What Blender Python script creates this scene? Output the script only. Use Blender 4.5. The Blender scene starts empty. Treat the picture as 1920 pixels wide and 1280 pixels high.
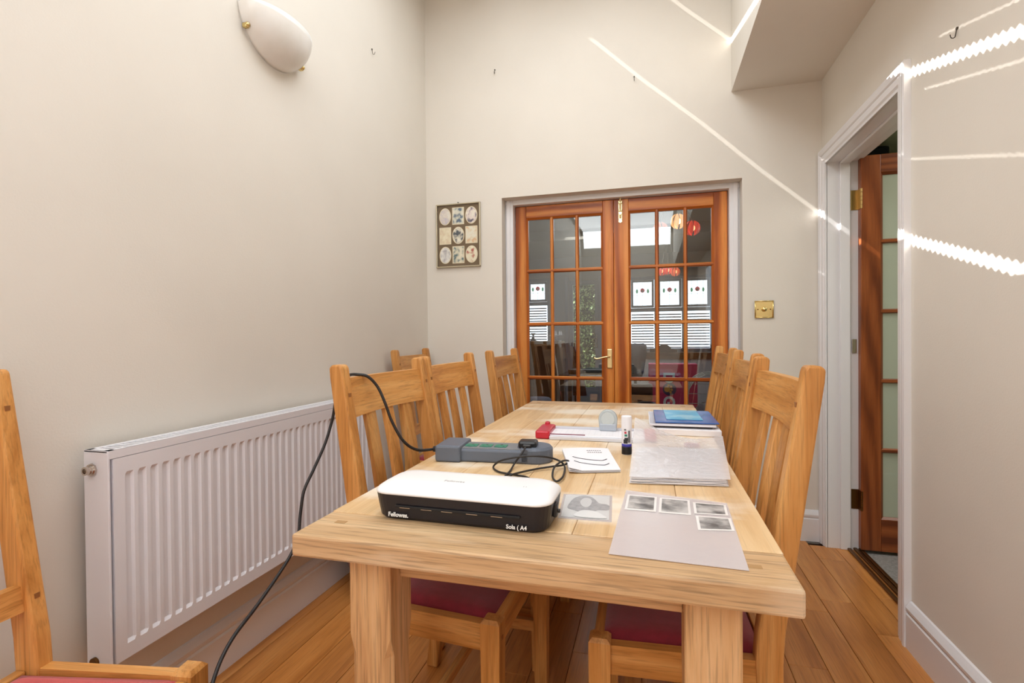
import bpy, bmesh, math, random
from math import radians as R_, sin, cos, pi
from mathutils import Matrix, Vector
from mathutils.geometry import delaunay_2d_cdt
random.seed(7)
S = bpy.context.scene
COL = S.collection
# ------------------------------------------------------------------ camera
yaw, pit, rol = R_(15.35), R_(-0.6), R_(-0.5)
fw = Vector((-sin(yaw)*cos(pit), cos(yaw)*cos(pit), sin(pit)))
rt = Vector((cos(yaw), sin(yaw), 0)); up = rt.cross(fw)
r2 = rt*cos(rol) + up*sin(rol); u2 = -rt*sin(rol) + up*cos(rol)
cam = bpy.data.cameras.new('camera'); cam.sensor_width = 36; cam.lens = 950/1920*36; cam.clip_start = 0.05
co = bpy.data.objects.new('camera', cam); COL.objects.link(co)
m = Matrix.Identity(4)
for i in range(3):
    m[i][0], m[i][1], m[i][2] = r2[i], u2[i], -fw[i]
m.translation = (0, 0, 1.1); co.matrix_world = m
S.camera = co
# ------------------------------------------------------------------ world, sun, lights, exposure
w = bpy.data.worlds.new('sky'); S.world = w; w.use_nodes = True
bgn = w.node_tree.nodes['Background']; bgn.inputs[0].default_value = (0.86, 0.93, 1.0, 1); bgn.inputs[1].default_value = 2.6
SUN = Vector((1.0, 0.05, -0.93 + 0.0157))
sl = bpy.data.lights.new('sun', 'SUN'); sl.energy = 26; sl.angle = 0.0035; sl.color = (1, 0.97, 0.92)
so = bpy.data.objects.new('sun', sl); COL.objects.link(so)
so.rotation_euler = SUN.to_track_quat('-Z', 'Y').to_euler()
def area(name, loc, rot, sx, sy, e, colr=(1, 1, 1)):
    l = bpy.data.lights.new(name, 'AREA'); l.shape = 'RECTANGLE'; l.size = sx; l.size_y = sy; l.energy = e; l.color = colr
    o = bpy.data.objects.new(name, l); COL.objects.link(o); o.location = loc; o.rotation_euler = rot
    return o
area('rooflight', (-0.40, 1.25, 3.2), (0, 0, 0), 1.1, 2.4, 31, (0.90, 0.955, 1.0))
area('rooflight', (-0.47, -2.5, 3.2), (0, 0, 0), 1.7, 3.4, 58, (0.90, 0.955, 1.0))
area('rear_fill', (-0.47, -4.1, 3.04), (R_(62), 0, 0), 1.7, 0.35, 13, (0.90, 0.955, 1.0))  # added fill lamp aimed at the back wall; no gable window there
area('side_fill', (0.855, -1.4, 1.35), (0, R_(90), 0), 1.6, 2.0, 9, (0.86, 0.93, 1.0))  # added fill lamp in the made-up side window behind the camera
area('front_room_fill', (-0.4, 5.6, 2.3), (0, 0, 0), 1.2, 1.2, 15, (0.97, 0.97, 1.0))  # added unseen lamp that brightens the front room besides its pendants
area('hall_fill', (2.1, 2.2, 2.4), (0, 0, 0), 0.8, 0.8, 14, (1.0, 0.98, 0.9))  # added lamp out of view that lightens the hall
S.view_settings.view_transform = 'Standard'; S.view_settings.look = 'None'
S.view_settings.exposure = 0.27; S.view_settings.gamma = 1.0; S.view_settings.use_curve_mapping = False
S.cycles.use_denoising = True
S.cycles.max_bounces = 8; S.cycles.diffuse_bounces = 5; S.cycles.transparent_max_bounces = 16
S.cycles.sample_clamp_indirect = 4.0; S.cycles.caustics_reflective = False; S.cycles.caustics_refractive = False

# ------------------------------------------------------------------ helpers
def srgb(r, g, b):
    f = lambda c: (c/255/12.92 if c/255 <= 0.04045 else ((c/255+0.055)/1.055)**2.4)
    return (f(r), f(g), f(b), 1)
def mat(name, col, rough=0.5, metal=0.0, noise=None, bump=None, spec=None, trans=0, alpha=1, emit=None, sheen=0, ior=None):
    m = bpy.data.materials.new(name); m.use_nodes = True
    nt = m.node_tree; b = nt.nodes['Principled BSDF']
    b.inputs['Base Color'].default_value = col; b.inputs['Roughness'].default_value = rough; b.inputs['Metallic'].default_value = metal
    if spec is not None: b.inputs['Specular IOR Level'].default_value = spec
    if trans: b.inputs['Transmission Weight'].default_value = trans
    if ior: b.inputs['IOR'].default_value = ior
    if alpha < 1: b.inputs['Alpha'].default_value = alpha
    if sheen: b.inputs['Sheen Weight'].default_value = sheen
    if emit: b.inputs['Emission Color'].default_value = emit[0]; b.inputs['Emission Strength'].default_value = emit[1]
    tc = nt.nodes.new('ShaderNodeTexCoord')
    if noise:
        col2, sc, lo, hi = noise
        n = nt.nodes.new('ShaderNodeTexNoise'); n.inputs['Scale'].default_value = sc; n.inputs['Detail'].default_value = 5
        nt.links.new(tc.outputs['Object'], n.inputs['Vector'])
        rp = nt.nodes.new('ShaderNodeValToRGB'); rp.color_ramp.elements[0].position = lo; rp.color_ramp.elements[1].position = hi
        rp.color_ramp.elements[0].color = col; rp.color_ramp.elements[1].color = col2
        nt.links.new(n.outputs[0], rp.inputs[0]); nt.links.new(rp.outputs[0], b.inputs['Base Color'])
    if bump:
        sc, st = bump
        n = nt.nodes.new('ShaderNodeTexNoise'); n.inputs['Scale'].default_value = sc; n.inputs['Detail'].default_value = 4
        nt.links.new(tc.outputs['Object'], n.inputs['Vector'])
        bp = nt.nodes.new('ShaderNodeBump'); bp.inputs['Strength'].default_value = st; bp.inputs['Distance'].default_value = 0.002
        nt.links.new(n.outputs[0], bp.inputs['Height']); nt.links.new(bp.outputs[0], b.inputs['Normal'])
    return m
def wood(name, c1, c2, c3, axis, rough=0.45, g=1.0, pore=0.5, pale_patch=None, figure=0.0, spec=0.4, vary=0.12):
    """procedural timber: grain runs along axis (0,1,2) of the object; c1 dark .. c3 light"""
    m = bpy.data.materials.new(name); m.use_nodes = True
    nt = m.node_tree; L = nt.links; N = nt.nodes; b = N['Principled BSDF']; b.inputs['Roughness'].default_value = rough
    b.inputs['Specular IOR Level'].default_value = spec
    tc = N.new('ShaderNodeTexCoord'); oi = N.new('ShaderNodeObjectInfo')
    ml = N.new('ShaderNodeVectorMath'); ml.operation = 'MULTIPLY_ADD'; ml.inputs[1].default_value = (7.3, 13.1, 5.7)
    cb = N.new('ShaderNodeCombineXYZ')
    for i in range(3): L.new(oi.outputs['Random'], cb.inputs[i])
    L.new(cb.outputs[0], ml.inputs[0]); L.new(tc.outputs['Object'], ml.inputs[2])
    def mp(sg, sx):
        k = N.new('ShaderNodeMapping'); s = [sx, sx, sx]; s[axis] = sg; k.inputs['Scale'].default_value = s
        L.new(ml.outputs[0], k.inputs[0]); return k.outputs[0]
    n1 = N.new('ShaderNodeTexNoise'); n1.inputs['Scale'].default_value = 1; n1.inputs['Detail'].default_value = 7; n1.inputs['Roughness'].default_value = 0.6
    n1.inputs['Distortion'].default_value = 0.6
    L.new(mp(1.6*g, 22*g), n1.inputs['Vector'])
    fac = n1.outputs[0]
    if figure:
        wv = N.new('ShaderNodeTexWave'); wv.wave_type = 'RINGS'; wv.rings_direction = 'SPHERICAL'; wv.inputs['Scale'].default_value = 1.0
        wv.inputs['Distortion'].default_value = 5; wv.inputs['Detail'].default_value = 3; wv.inputs['Detail Scale'].default_value = 0.8
        L.new(mp(0.9*g, 9*g), wv.inputs['Vector'])
        mx = N.new('ShaderNodeMix'); mx.inputs[0].default_value = figure; L.new(n1.outputs[0], mx.inputs[2]); L.new(wv.outputs['Fac'], mx.inputs[3]); fac = mx.outputs[0]
    rp = N.new('ShaderNodeValToRGB'); e = rp.color_ramp.elements
    e[0].position = 0.3; e[0].color = c1; e[1].position = 0.7; e[1].color = c3
    k = e.new(0.5); k.color = c2
    L.new(fac, rp.inputs[0]); out = rp.outputs[0]
    n2 = N.new('ShaderNodeTexNoise'); n2.inputs['Scale'].default_value = 1; n2.inputs['Detail'].default_value = 3
    L.new(mp(9, 260), n2.inputs['Vector'])
    r2 = N.new('ShaderNodeValToRGB'); r2.color_ramp.elements[0].position = 0.34; r2.color_ramp.elements[0].color = (1-pore, 1-pore, 1-pore, 1); r2.color_ramp.elements[1].position = 0.5
    L.new(n2.outputs[0], r2.inputs[0])
    mm = N.new('ShaderNodeMix'); mm.data_type = 'RGBA'; mm.blend_type = 'MULTIPLY'; mm.inputs[0].default_value = 1
    L.new(out, mm.inputs[6]); L.new(r2.outputs[0], mm.inputs[7]); out = mm.outputs[2]
    if pale_patch:                                      # pale patches with a shape of their own
        n3 = N.new('ShaderNodeTexNoise'); n3.inputs['Scale'].default_value = 1; n3.inputs['Detail'].default_value = 6
        k3 = N.new('ShaderNodeMapping'); k3.inputs['Scale'].default_value = pale_patch[1]; L.new(tc.outputs['Object'], k3.inputs[0]); L.new(k3.outputs[0], n3.inputs['Vector'])
        r3 = N.new('ShaderNodeValToRGB'); r3.color_ramp.elements[0].position = pale_patch[2]; r3.color_ramp.elements[0].color = (0, 0, 0, 1); r3.color_ramp.elements[1].position = pale_patch[3]
        r3.color_ramp.elements[1].color = (pale_patch[4],)*3+(1,)
        L.new(n3.outputs[0], r3.inputs[0])
        m3 = N.new('ShaderNodeMix'); m3.data_type = 'RGBA'; L.new(r3.outputs[0], m3.inputs[0]); L.new(out, m3.inputs[6]); m3.inputs[7].default_value = pale_patch[0]; out = m3.outputs[2]
    hs = N.new('ShaderNodeHueSaturation'); mr = N.new('ShaderNodeMapRange'); mr.inputs[3].default_value = 1-vary; mr.inputs[4].default_value = 1+vary
    L.new(oi.outputs['Random'], mr.inputs[0]); L.new(mr.outputs[0], hs.inputs['Value']); L.new(out, hs.inputs['Color'])
    L.new(hs.outputs[0], b.inputs['Base Color'])
    bp = N.new('ShaderNodeBump'); bp.inputs['Strength'].default_value = 0.25; bp.inputs['Distance'].default_value = 0.001
    L.new(n2.outputs[0], bp.inputs['Height']); L.new(bp.outputs[0], b.inputs['Normal'])
    return m

class B:
    """collects shapes into one bmesh"""
    def __init__(s): s.bm = bmesh.new()
    def merge(s, t, M=None):
        if M is not None: bmesh.ops.transform(t, matrix=M, verts=t.verts)
        me = bpy.data.meshes.new('tmp'); t.to_mesh(me); t.free(); s.bm.from_mesh(me); bpy.data.meshes.remove(me)
        return s
    def box(s, x0, x1, y0, y1, z0, z1, bev=0, M=None, seg=2):
        t = bmesh.new(); bmesh.ops.create_cube(t, size=1)
        for v in t.verts: v.co = Vector(((x0+x1)/2+v.co.x*(x1-x0), (y0+y1)/2+v.co.y*(y1-y0), (z0+z1)/2+v.co.z*(z1-z0)))
        if bev: bmesh.ops.bevel(t, geom=t.edges[:], offset=bev, segments=seg, profile=0.5, affect='EDGES', clamp_overlap=True)
        return s.merge(t, M)
    def prism(s, pts, axis, a0, a1, bev=0, M=None, seg=2):
        """polygon pts in the plane of the two other axes (in order) extruded along axis"""
        t = bmesh.new()
        def P(p, a):
            q = list(p); q.insert(axis, a); return Vector(q)
        A = [t.verts.new(P(p, a0)) for p in pts]; C = [t.verts.new(P(p, a1)) for p in pts]
        n = len(pts)
        t.faces.new(A); t.faces.new(C[::-1])
        for i in range(n): t.faces.new([A[i], C[i], C[(i+1) % n], A[(i+1) % n]][::-1])
        bmesh.ops.recalc_face_normals(t, faces=t.faces)
        if bev: bmesh.ops.bevel(t, geom=t.edges[:], offset=bev, segments=seg, profile=0.5, affect='EDGES', clamp_overlap=True)
        return s.merge(t, M)
    def cyl(s, p0, p1, r0, r1=None, n=20, caps=True):
        p0, p1 = Vector(p0), Vector(p1); d = p1-p0
        t = bmesh.new(); bmesh.ops.create_cone(t, cap_ends=caps, segments=n, radius1=r0, radius2=r0 if r1 is None else r1, depth=d.length)
        return s.merge(t, Matrix.Translation((p0+p1)/2) @ d.to_track_quat('Z', 'Y').to_matrix().to_4x4())
    def ball(s, c, r, sc=(1, 1, 1), n=16):
        t = bmesh.new(); bmesh.ops.create_uvsphere(t, u_segments=n, v_segments=n//2+2, radius=r)
        return s.merge(t, Matrix.Translation(c) @ Matrix.Diagonal((*sc, 1)))
    def lathe(s, prof, c=(0, 0, 0), n=28, M=None):
        t = bmesh.new(); rings = []
        for r, z in prof:
            rings.append([t.verts.new((r*cos(2*pi*i/n), r*sin(2*pi*i/n), z)) for i in range(n)])
        for a, b2 in zip(rings, rings[1:]):
            for i in range(n): t.faces.new([a[i], a[(i+1) % n], b2[(i+1) % n], b2[i]])
        if prof[0][0] > 1e-5: t.faces.new(rings[0][::-1])
        if prof[-1][0] > 1e-5: t.faces.new(rings[-1])
        bmesh.ops.remove_doubles(t, verts=t.verts, dist=1e-6)
        return s.merge(t, Matrix.Translation(c) @ (M or Matrix.Identity(4)))
    def tube(s, pts, r, n=8, smooth=True, sub=6):
        P = [Vector(p) for p in pts]
        if smooth and len(P) > 2:
            Q = []
            for i in range(len(P)-1):
                a = P[max(i-1, 0)]; b1 = P[i]; c = P[i+1]; d = P[min(i+2, len(P)-1)]
                for k in range(sub):
                    u = k/sub
                    Q.append(0.5*((2*b1)+(c-a)*u+(2*a-5*b1+4*c-d)*u*u+(3*b1-a-3*c+d)*u**3))
            Q.append(P[-1]); P = Q
        t = bmesh.new(); rings = []; nrm = None
        for i, p in enumerate(P):
            d = (P[min(i+1, len(P)-1)]-P[max(i-1, 0)]).normalized()
            if nrm is None: nrm = d.orthogonal().normalized()
            else: nrm = (nrm-d*nrm.dot(d)).normalized()
            b2 = d.cross(nrm)
            rings.append([t.verts.new(p+r*(cos(2*pi*k/n)*nrm+sin(2*pi*k/n)*b2)) for k in range(n)])
        for a, b2 in zip(rings, rings[1:]):
            for k in range(n): t.faces.new([a[k], a[(k+1) % n], b2[(k+1) % n], b2[k]])
        t.faces.new(rings[0][::-1]); t.faces.new(rings[-1])
        return s.merge(t)
    def loft(s, rings, cap=True):
        t = bmesh.new(); V = [[t.verts.new(p) for p in r] for r in rings]; n = len(rings[0])
        for a, b2 in zip(V, V[1:]):
            for k in range(n): t.faces.new([a[k], a[(k+1) % n], b2[(k+1) % n], b2[k]])
        if cap: t.faces.new(V[0][::-1]); t.faces.new(V[-1])
        bmesh.ops.recalc_face_normals(t, faces=t.faces)
        return s.merge(t)
    def grid(s, nx, ny, f, thick=0):
        """sheet surface f(u,v)->point, u,v in 0..1, with a real thickness downwards"""
        t = bmesh.new()
        def lay(dz): return [[t.verts.new(Vector(f(i/nx, j/ny))+Vector((0, 0, dz))) for j in range(ny+1)] for i in range(nx+1)]
        A = lay(0)
        for i in range(nx):
            for j in range(ny): t.faces.new([A[i][j], A[i+1][j], A[i+1][j+1], A[i][j+1]])
        if thick:
            C = lay(-thick)
            for i in range(nx):
                for j in range(ny): t.faces.new([C[i][j], C[i][j+1], C[i+1][j+1], C[i+1][j]])
            for i in range(nx):
                t.faces.new([A[i][0], C[i][0], C[i+1][0], A[i+1][0]]); t.faces.new([A[i][ny], A[i+1][ny], C[i+1][ny], C[i][ny]])
            for j in range(ny):
                t.faces.new([A[0][j], A[0][j+1], C[0][j+1], C[0][j]]); t.faces.new([A[nx][j], C[nx][j], C[nx][j+1], A[nx][j+1]])
        bmesh.ops.recalc_face_normals(t, faces=t.faces)
        return s.merge(t)
    def mesh(s, name, m, smooth=False):
        me = bpy.data.meshes.new(name)
        s.bm.to_mesh(me); s.bm.free(); me.materials.append(m)
        if smooth:
            for p in me.polygons: p.use_smooth = True
        return me
    def build(s, name, m, parent=None, smooth=False, loc=None, rz=0):
        o = bpy.data.objects.new(name, s.mesh(name, m, smooth)); COL.objects.link(o)
        if parent is not None: o.parent = parent
        if loc is not None: o.location = loc
        if rz: o.rotation_euler = (0, 0, rz)
        return o
def tag(o, label=None, cat=None, group=None, kind=None):
    if label: o['label'] = label
    if cat: o['category'] = cat
    if group: o['group'] = group
    if kind: o['kind'] = kind
    return o
def thing(name, loc, rz, label, cat, group=None):
    o = bpy.data.objects.new(name, None); COL.objects.link(o); o.location = loc; o.rotation_euler = (0, 0, rz); o.empty_display_size = 0.05
    return tag(o, label, cat, group)
def struct(o, label=None): o['kind'] = 'structure'; return o
def inst(name, me, parent, loc, rz=0):
    o = bpy.data.objects.new(name, me); COL.objects.link(o); o.parent = parent; o.location = loc
    if rz: o.rotation_euler = (0, 0, rz)
    return o
def text(name, body, size, m, parent, M, ext=0.0006, offset=0.0):
    c = bpy.data.curves.new(name, 'FONT'); c.body = body; c.size = size; c.extrude = ext; c.offset = offset; c.resolution_u = 3
    t = bpy.data.objects.new(name+'_src', c); COL.objects.link(t)
    dg = bpy.context.evaluated_depsgraph_get(); dg.update()
    me = bpy.data.meshes.new_from_object(t.evaluated_get(dg)); bpy.data.objects.remove(t)
    me.materials.clear(); me.materials.append(m)
    o = bpy.data.objects.new(name, me); COL.objects.link(o); o.parent = parent; o.matrix_local = M
    return o
def smooth_by_angle(o):
    for p in o.data.polygons: p.use_smooth = True

# ------------------------------------------------------------------ materials
M = {}
M['wall'] = mat('painted_wall', srgb(221, 215, 205), 0.85, noise=(srgb(225, 219, 209), 3, 0.3, 0.7), bump=(180, 0.15))
M['white'] = mat('white_gloss_paint', srgb(229, 228, 230), 0.3, bump=(60, 0.05))
M['rad'] = mat('radiator_enamel', srgb(228, 227, 232), 0.35)
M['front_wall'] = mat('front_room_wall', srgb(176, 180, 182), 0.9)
M['hall_wall'] = mat('hall_wall', srgb(205, 206, 180), 0.9)
M['ceil'] = mat('ceiling_paint', srgb(228, 224, 215), 0.9)
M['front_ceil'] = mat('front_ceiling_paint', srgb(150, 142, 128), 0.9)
M['carpet'] = mat('grey_carpet', srgb(150, 146, 142), 0.95, noise=(srgb(120, 116, 114), 90, 0.3, 0.7), bump=(300, 0.6))
oakc = (srgb(166, 106, 46), srgb(202, 142, 76), srgb(222, 170, 106))
for a, n in ((0, 'x'), (1, 'y'), (2, 'z')):
    M['oak_'+n] = wood('chair_oak_'+n, *oakc, a, rough=0.42, pore=0.22)
    M['legoak_'+n] = wood('table_oak_'+n, srgb(186, 138, 92), srgb(208, 166, 118), srgb(222, 186, 142), a, rough=0.5, pore=0.3)
    M['pine_'+n] = wood('door_pine_'+n, srgb(150, 72, 16), srgb(192, 106, 36), srgb(216, 138, 62), a, rough=0.32, pore=0.15, figure=0.4, g=0.8, spec=0.4, vary=0.09)
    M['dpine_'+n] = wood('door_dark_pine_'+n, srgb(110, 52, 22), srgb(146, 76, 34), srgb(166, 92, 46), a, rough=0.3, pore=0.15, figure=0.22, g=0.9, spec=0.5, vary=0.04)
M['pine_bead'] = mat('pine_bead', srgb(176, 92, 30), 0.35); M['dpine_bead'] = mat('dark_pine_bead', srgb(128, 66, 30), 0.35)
M['top_y'] = wood('table_top_oak', srgb(202, 162, 112), srgb(222, 188, 142), srgb(233, 205, 164), 1, rough=0.38, pore=0.1, pale_patch=(srgb(246, 238, 224), (3.2, 6.0, 5), 0.47, 0.62, 0.8), vary=0.035)
M['top_x'] = wood('table_end_oak', srgb(182, 144, 102), srgb(206, 170, 128), srgb(220, 190, 150), 0, rough=0.45, pore=0.36, pale_patch=(srgb(236, 222, 200), (3, 9, 9), 0.5, 0.75, 0.6), vary=0.03)
M['floor'] = wood('floor_oak', srgb(160, 98, 42), srgb(190, 124, 62), srgb(208, 146, 82), 1, rough=0.32, pore=0.2, g=0.7, vary=0.10)
M['peg'] = mat('dark_oak_peg', srgb(150, 98, 52), 0.6)
M['gap'] = mat('dark_joint', srgb(60, 36, 18), 0.9)  # dark brown base that shows between the floor boards
M['red_seat'] = mat('crimson_seat_fabric', srgb(128, 22, 40), 0.9, noise=(srgb(142, 30, 48), 60, 0.3, 0.7), bump=(700, 0.5), sheen=0.3)
M['bright_seat'] = mat('scarlet_seat_fabric', srgb(196, 48, 48), 0.9, noise=(srgb(206, 60, 58), 60, 0.3, 0.7), bump=(700, 0.5), sheen=0.3)
M['glass'] = None
def glassmat(name, tint=(1, 1, 1, 1), refl=0.09, rough=0.0):
    m = bpy.data.materials.new(name); m.use_nodes = True; nt = m.node_tree; nt.nodes.clear()
    o = nt.nodes.new('ShaderNodeOutputMaterial'); t = nt.nodes.new('ShaderNodeBsdfTransparent'); t.inputs[0].default_value = tint
    g = nt.nodes.new('ShaderNodeBsdfGlossy'); g.inputs['Roughness'].default_value = rough
    fr = nt.nodes.new('ShaderNodeFresnel'); fr.inputs[0].default_value = 1.5
    ad = nt.nodes.new('ShaderNodeMath'); ad.operation = 'MULTIPLY_ADD'; ad.inputs[1].default_value = 1.6; ad.inputs[2].default_value = refl-0.06
    x = nt.nodes.new('ShaderNodeMixShader')
    nt.links.new(fr.outputs[0], ad.inputs[0]); nt.links.new(ad.outputs[0], x.inputs[0]); nt.links.new(t.outputs[0], x.inputs[1]); nt.links.new(g.outputs[0], x.inputs[2]); nt.links.new(x.outputs[0], o.inputs[0])
    return m
M['glass'] = glassmat('door_glass', (0.93, 0.96, 0.96, 1))
M['wglass'] = glassmat('window_glass', (0.97, 0.98, 1, 1))
M['frost'] = mat('obscured_glass', srgb(196, 206, 186), 0.35, alpha=0.8)
M['brass'] = mat('polished_brass', srgb(222, 198, 136), 0.22, metal=1.0)
M['pale_brass'] = mat('pale_brass', srgb(226, 206, 156), 0.28, metal=1.0)
M['dark_brass'] = mat('aged_brass', srgb(120, 84, 46), 0.4, metal=1.0)
M['chrome'] = mat('nickel', srgb(200, 190, 180), 0.25, metal=1.0)
M['steel'] = mat('dark_steel', srgb(90, 84, 76), 0.4, metal=1.0)
M['black'] = mat('black_plastic', srgb(26, 26, 30), 0.35)
M['cord'] = mat('black_cord', srgb(34, 31, 32), 0.5)
M['laminator_black'] = mat('laminator_dark_shell', srgb(24, 23, 32), 0.35)
M['laminator_white'] = mat('laminator_white_shell', srgb(240, 240, 242), 0.3)
M['print_white'] = mat('white_print', srgb(235, 235, 235), 0.5)
M['print_grey'] = mat('grey_print', srgb(110, 108, 108), 0.5)
M['slate'] = mat('slate_plastic', srgb(96, 104, 118), 0.45, bump=(900, 0.2))
M['slate_top'] = mat('slate_top_plastic', srgb(122, 124, 128), 0.5, bump=(900, 0.2))
M['green'] = mat('green_socket', srgb(34, 128, 104), 0.4)
M['red'] = mat('red_plastic', srgb(190, 30, 52), 0.3)
M['maroon'] = mat('maroon_strip', srgb(120, 30, 62), 0.4)
M['paper'] = mat('white_paper', srgb(240, 239, 244), 0.7)
M['ink'] = mat('ink', srgb(50, 48, 52), 0.7)
M['alabaster'] = mat('alabaster_glass', srgb(232, 230, 226), 0.25, noise=(srgb(222, 218, 210), 6, 0.4, 0.65))
M['gold'] = mat('gilt_frame', srgb(200, 190, 164), 0.35, metal=0.5)
M['mount'] = mat('brown_mount', srgb(116, 98, 76), 0.8)
M['cream_edge'] = mat('cream_bevel', srgb(226, 216, 188), 0.7)

# ------------------------------------------------------------------ room shell
XL, XR, YB, ZC = -1.388, 0.871, 3.008, 3.26
YR = -4.3                                             # rear wall behind the camera
SX, SZ = 0.431, 2.425                                 # dropped soffit along the right wall
struct(B().box(XL-0.12, XL, YR, YB, -0.05, ZC+0.05).build('wall_left', M['wall']))
DX0, DX1, DZ = -0.884, 0.484, 1.952                   # opening for the double doors
bk = B().box(XL-0.12, DX0, YB, YB+0.24, -0.05, ZC+0.05).box(DX1, XR+0.15, YB, YB+0.24, -0.05, ZC+0.05).box(DX0, DX1, YB, YB+0.24, DZ, ZC+0.05)
struct(bk.build('wall_back', M['wall']))
DY0, DY1, RZ, WT = 2.125, 2.945, 1.975, 0.149         # doorway in the right wall
WY0, WY1, WZ0, WZ1 = -2.4, -0.4, 0.5, 2.2  # unseen window opening, added to go with the side fill light
rw = B().box(XR, XR+WT, YR, WY0, -0.05, SZ+0.6).box(XR, XR+WT, WY0, WY1, -0.05, WZ0).box(XR, XR+WT, WY0, WY1, WZ1, SZ+0.6).box(XR, XR+WT, WY1, DY0, -0.05, SZ+0.6).box(XR, XR+WT, DY1, YB, -0.05, SZ+0.6).box(XR, XR+WT, DY0, DY1, RZ, SZ+0.6)
struct(rw.build('wall_right', M['wall']))
struct(B().box(SX, XR, YR, YB, SZ, ZC+0.05).build('trim_1', M['wall']))
struct(B().box(XL-0.12, XR+0.15, YR-0.15, YR, -0.05, ZC+0.05).build('wall_rear', M['wall']))
wr = struct(B().box(XR+0.03, XR+0.07, WY0, WY1, WZ0, WZ0+0.06).box(XR+0.03, XR+0.07, WY0, WY1, WZ1-0.06, WZ1).box(XR+0.03, XR+0.07, WY0, WY0+0.06, WZ0, WZ1).box(XR+0.03, XR+0.07, WY1-0.06, WY1, WZ0, WZ1).box(XR+0.03, XR+0.07, -1.43, -1.37, WZ0, WZ1).build('added_window_1', M['white']))
B().box(XR+0.048, XR+0.052, WY0+0.06, WY1-0.06, WZ0+0.06, WZ1-0.06).build('pane', M['wglass'], wr)

# unseen ceiling of pleated roof blinds, zigzag gaps shaped to throw the sun streaks
def ceiling():
    x0, x1, y0, y1 = XL, SX, YR, YB
    V = [Vector((x0, y0)), Vector((x1, y0)), Vector((x1, y1)), Vector((x0, y1))]
    F = [[0, 1, 2, 3]]
    def slit(c, wd, ya, yb, amp, per=0.031):
        pts1, pts2 = [], []
        k = int((yb-ya)/(per/2))
        for i in range(k+1):
            y = ya+(yb-ya)*i/k
            x = (c-ZC+0.314*y)/0.93
            z = amp*(1 if i % 2 else -1)
            pts1.append(Vector((x-wd/2+z, y))); pts2.append(Vector((x+wd/2+z, y)))
        pts = pts2+pts1[::-1]
        b = len(V); V.extend(pts); F.append(list(range(b, b+len(pts))))
    slit(1.583, 0.028, 1.26, 2.985, 0.006)
    slit(2.160, 0.028, 0.35, 3.004, 0.006)
    slit(1.278, 0.0006, 2.1, 2.95, 0.003)
    slit(1.863, 0.0006, 0.4, 2.9, 0.003)
    slit(2.240, 0.0006, 0.4, 1.9, 0.003)
    slit(2.090, 0.0006, 0.3, 1.9, 0.003)
    r = delaunay_2d_cdt(V, [], F, 0, 1e-6)
    bm = bmesh.new(); vs = [bm.verts.new((v.x, v.y, ZC)) for v in r[0]]
    for f, orig in zip(r[2], r[5]):
        if list(orig) != [0]: continue
        try: bm.faces.new([vs[i] for i in f])
        except ValueError: pass
    o = B(); o.bm.free(); o.bm = bm
    return struct(o.build('ceiling', M['ceil']))
ceiling()

# floor: oak boards running towards the back wall, every board a piece of its own
fl = struct(B().box(XL-0.1, XR+0.17, YR, YB+0.24, -0.06, -0.016).build('floor', M['gap']))
random.seed(11)
bw = 0.1175; xx = 0.788-bw*19; bmeshes = {}
k = 0
while xx < 1.02:
    y = YR-random.uniform(0, 0.9)
    while y < YB+0.2:
        ln = random.choice((0.75, 1.05, 1.35, 1.65)); a, b2 = max(y, YR), min(y+ln, YB+0.24)
        xa, xb = max(xx, XL), min(xx+bw, 1.012)
        if xb > 0.88 : b2 = min(b2, 2.945); a = max(a, YR)
        if xb-xa > 0.02 and b2-a > 0.05:
            for (ya, yb, xe) in (((a, min(b2, 2.125), min(xb, XR)), (max(a, 2.125), b2, xb)) if xb > XR else ((a, b2, xb),)):
                if yb-ya < 0.02 or xe-xa < 0.01: continue
                B().box(0, xe-xa-0.0016, 0, yb-ya-0.0012, -0.018, 0, 0.0012, seg=1).build('floor_board', M['floor'], fl, loc=(xa, ya, 0))
        y += ln
    xx += bw
# threshold strips in the right doorway
ts = B()
for i, x in enumerate((0.955, 0.985, 1.008)): ts.box(x, x+0.018, DY0, DY1-0.01, 0.0, 0.012, 0.004)
tag(ts.build('threshold_strip', M['dark_brass']), 'ribbed bronze metal threshold strip across the right doorway', 'threshold')

# skirtings
def skirt_profile():
    return [(0, 0), (0.018, 0), (0.018, 0.118), (0.012, 0.124), (0.018, 0.132), (0.019, 0.142), (0.013, 0.152), (0.006, 0.162), (0, 0.165)]
pr = skirt_profile()
struct(B().prism([(XL+a, z) for a, z in pr], 1, YR, YB).build('baseboard_left', M['white']))
struct(B().prism([(XR-a, z) for a, z in pr], 1, YR, 2.06).build('baseboard_right', M['white']))
bb = B().prism([(YB-a, z) for a, z in pr], 0, DX1, 0.852).prism([(YB-a, z) for a, z in pr], 0, XL, DX0)
struct(bb.build('baseboard_back', M['white']))

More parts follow.
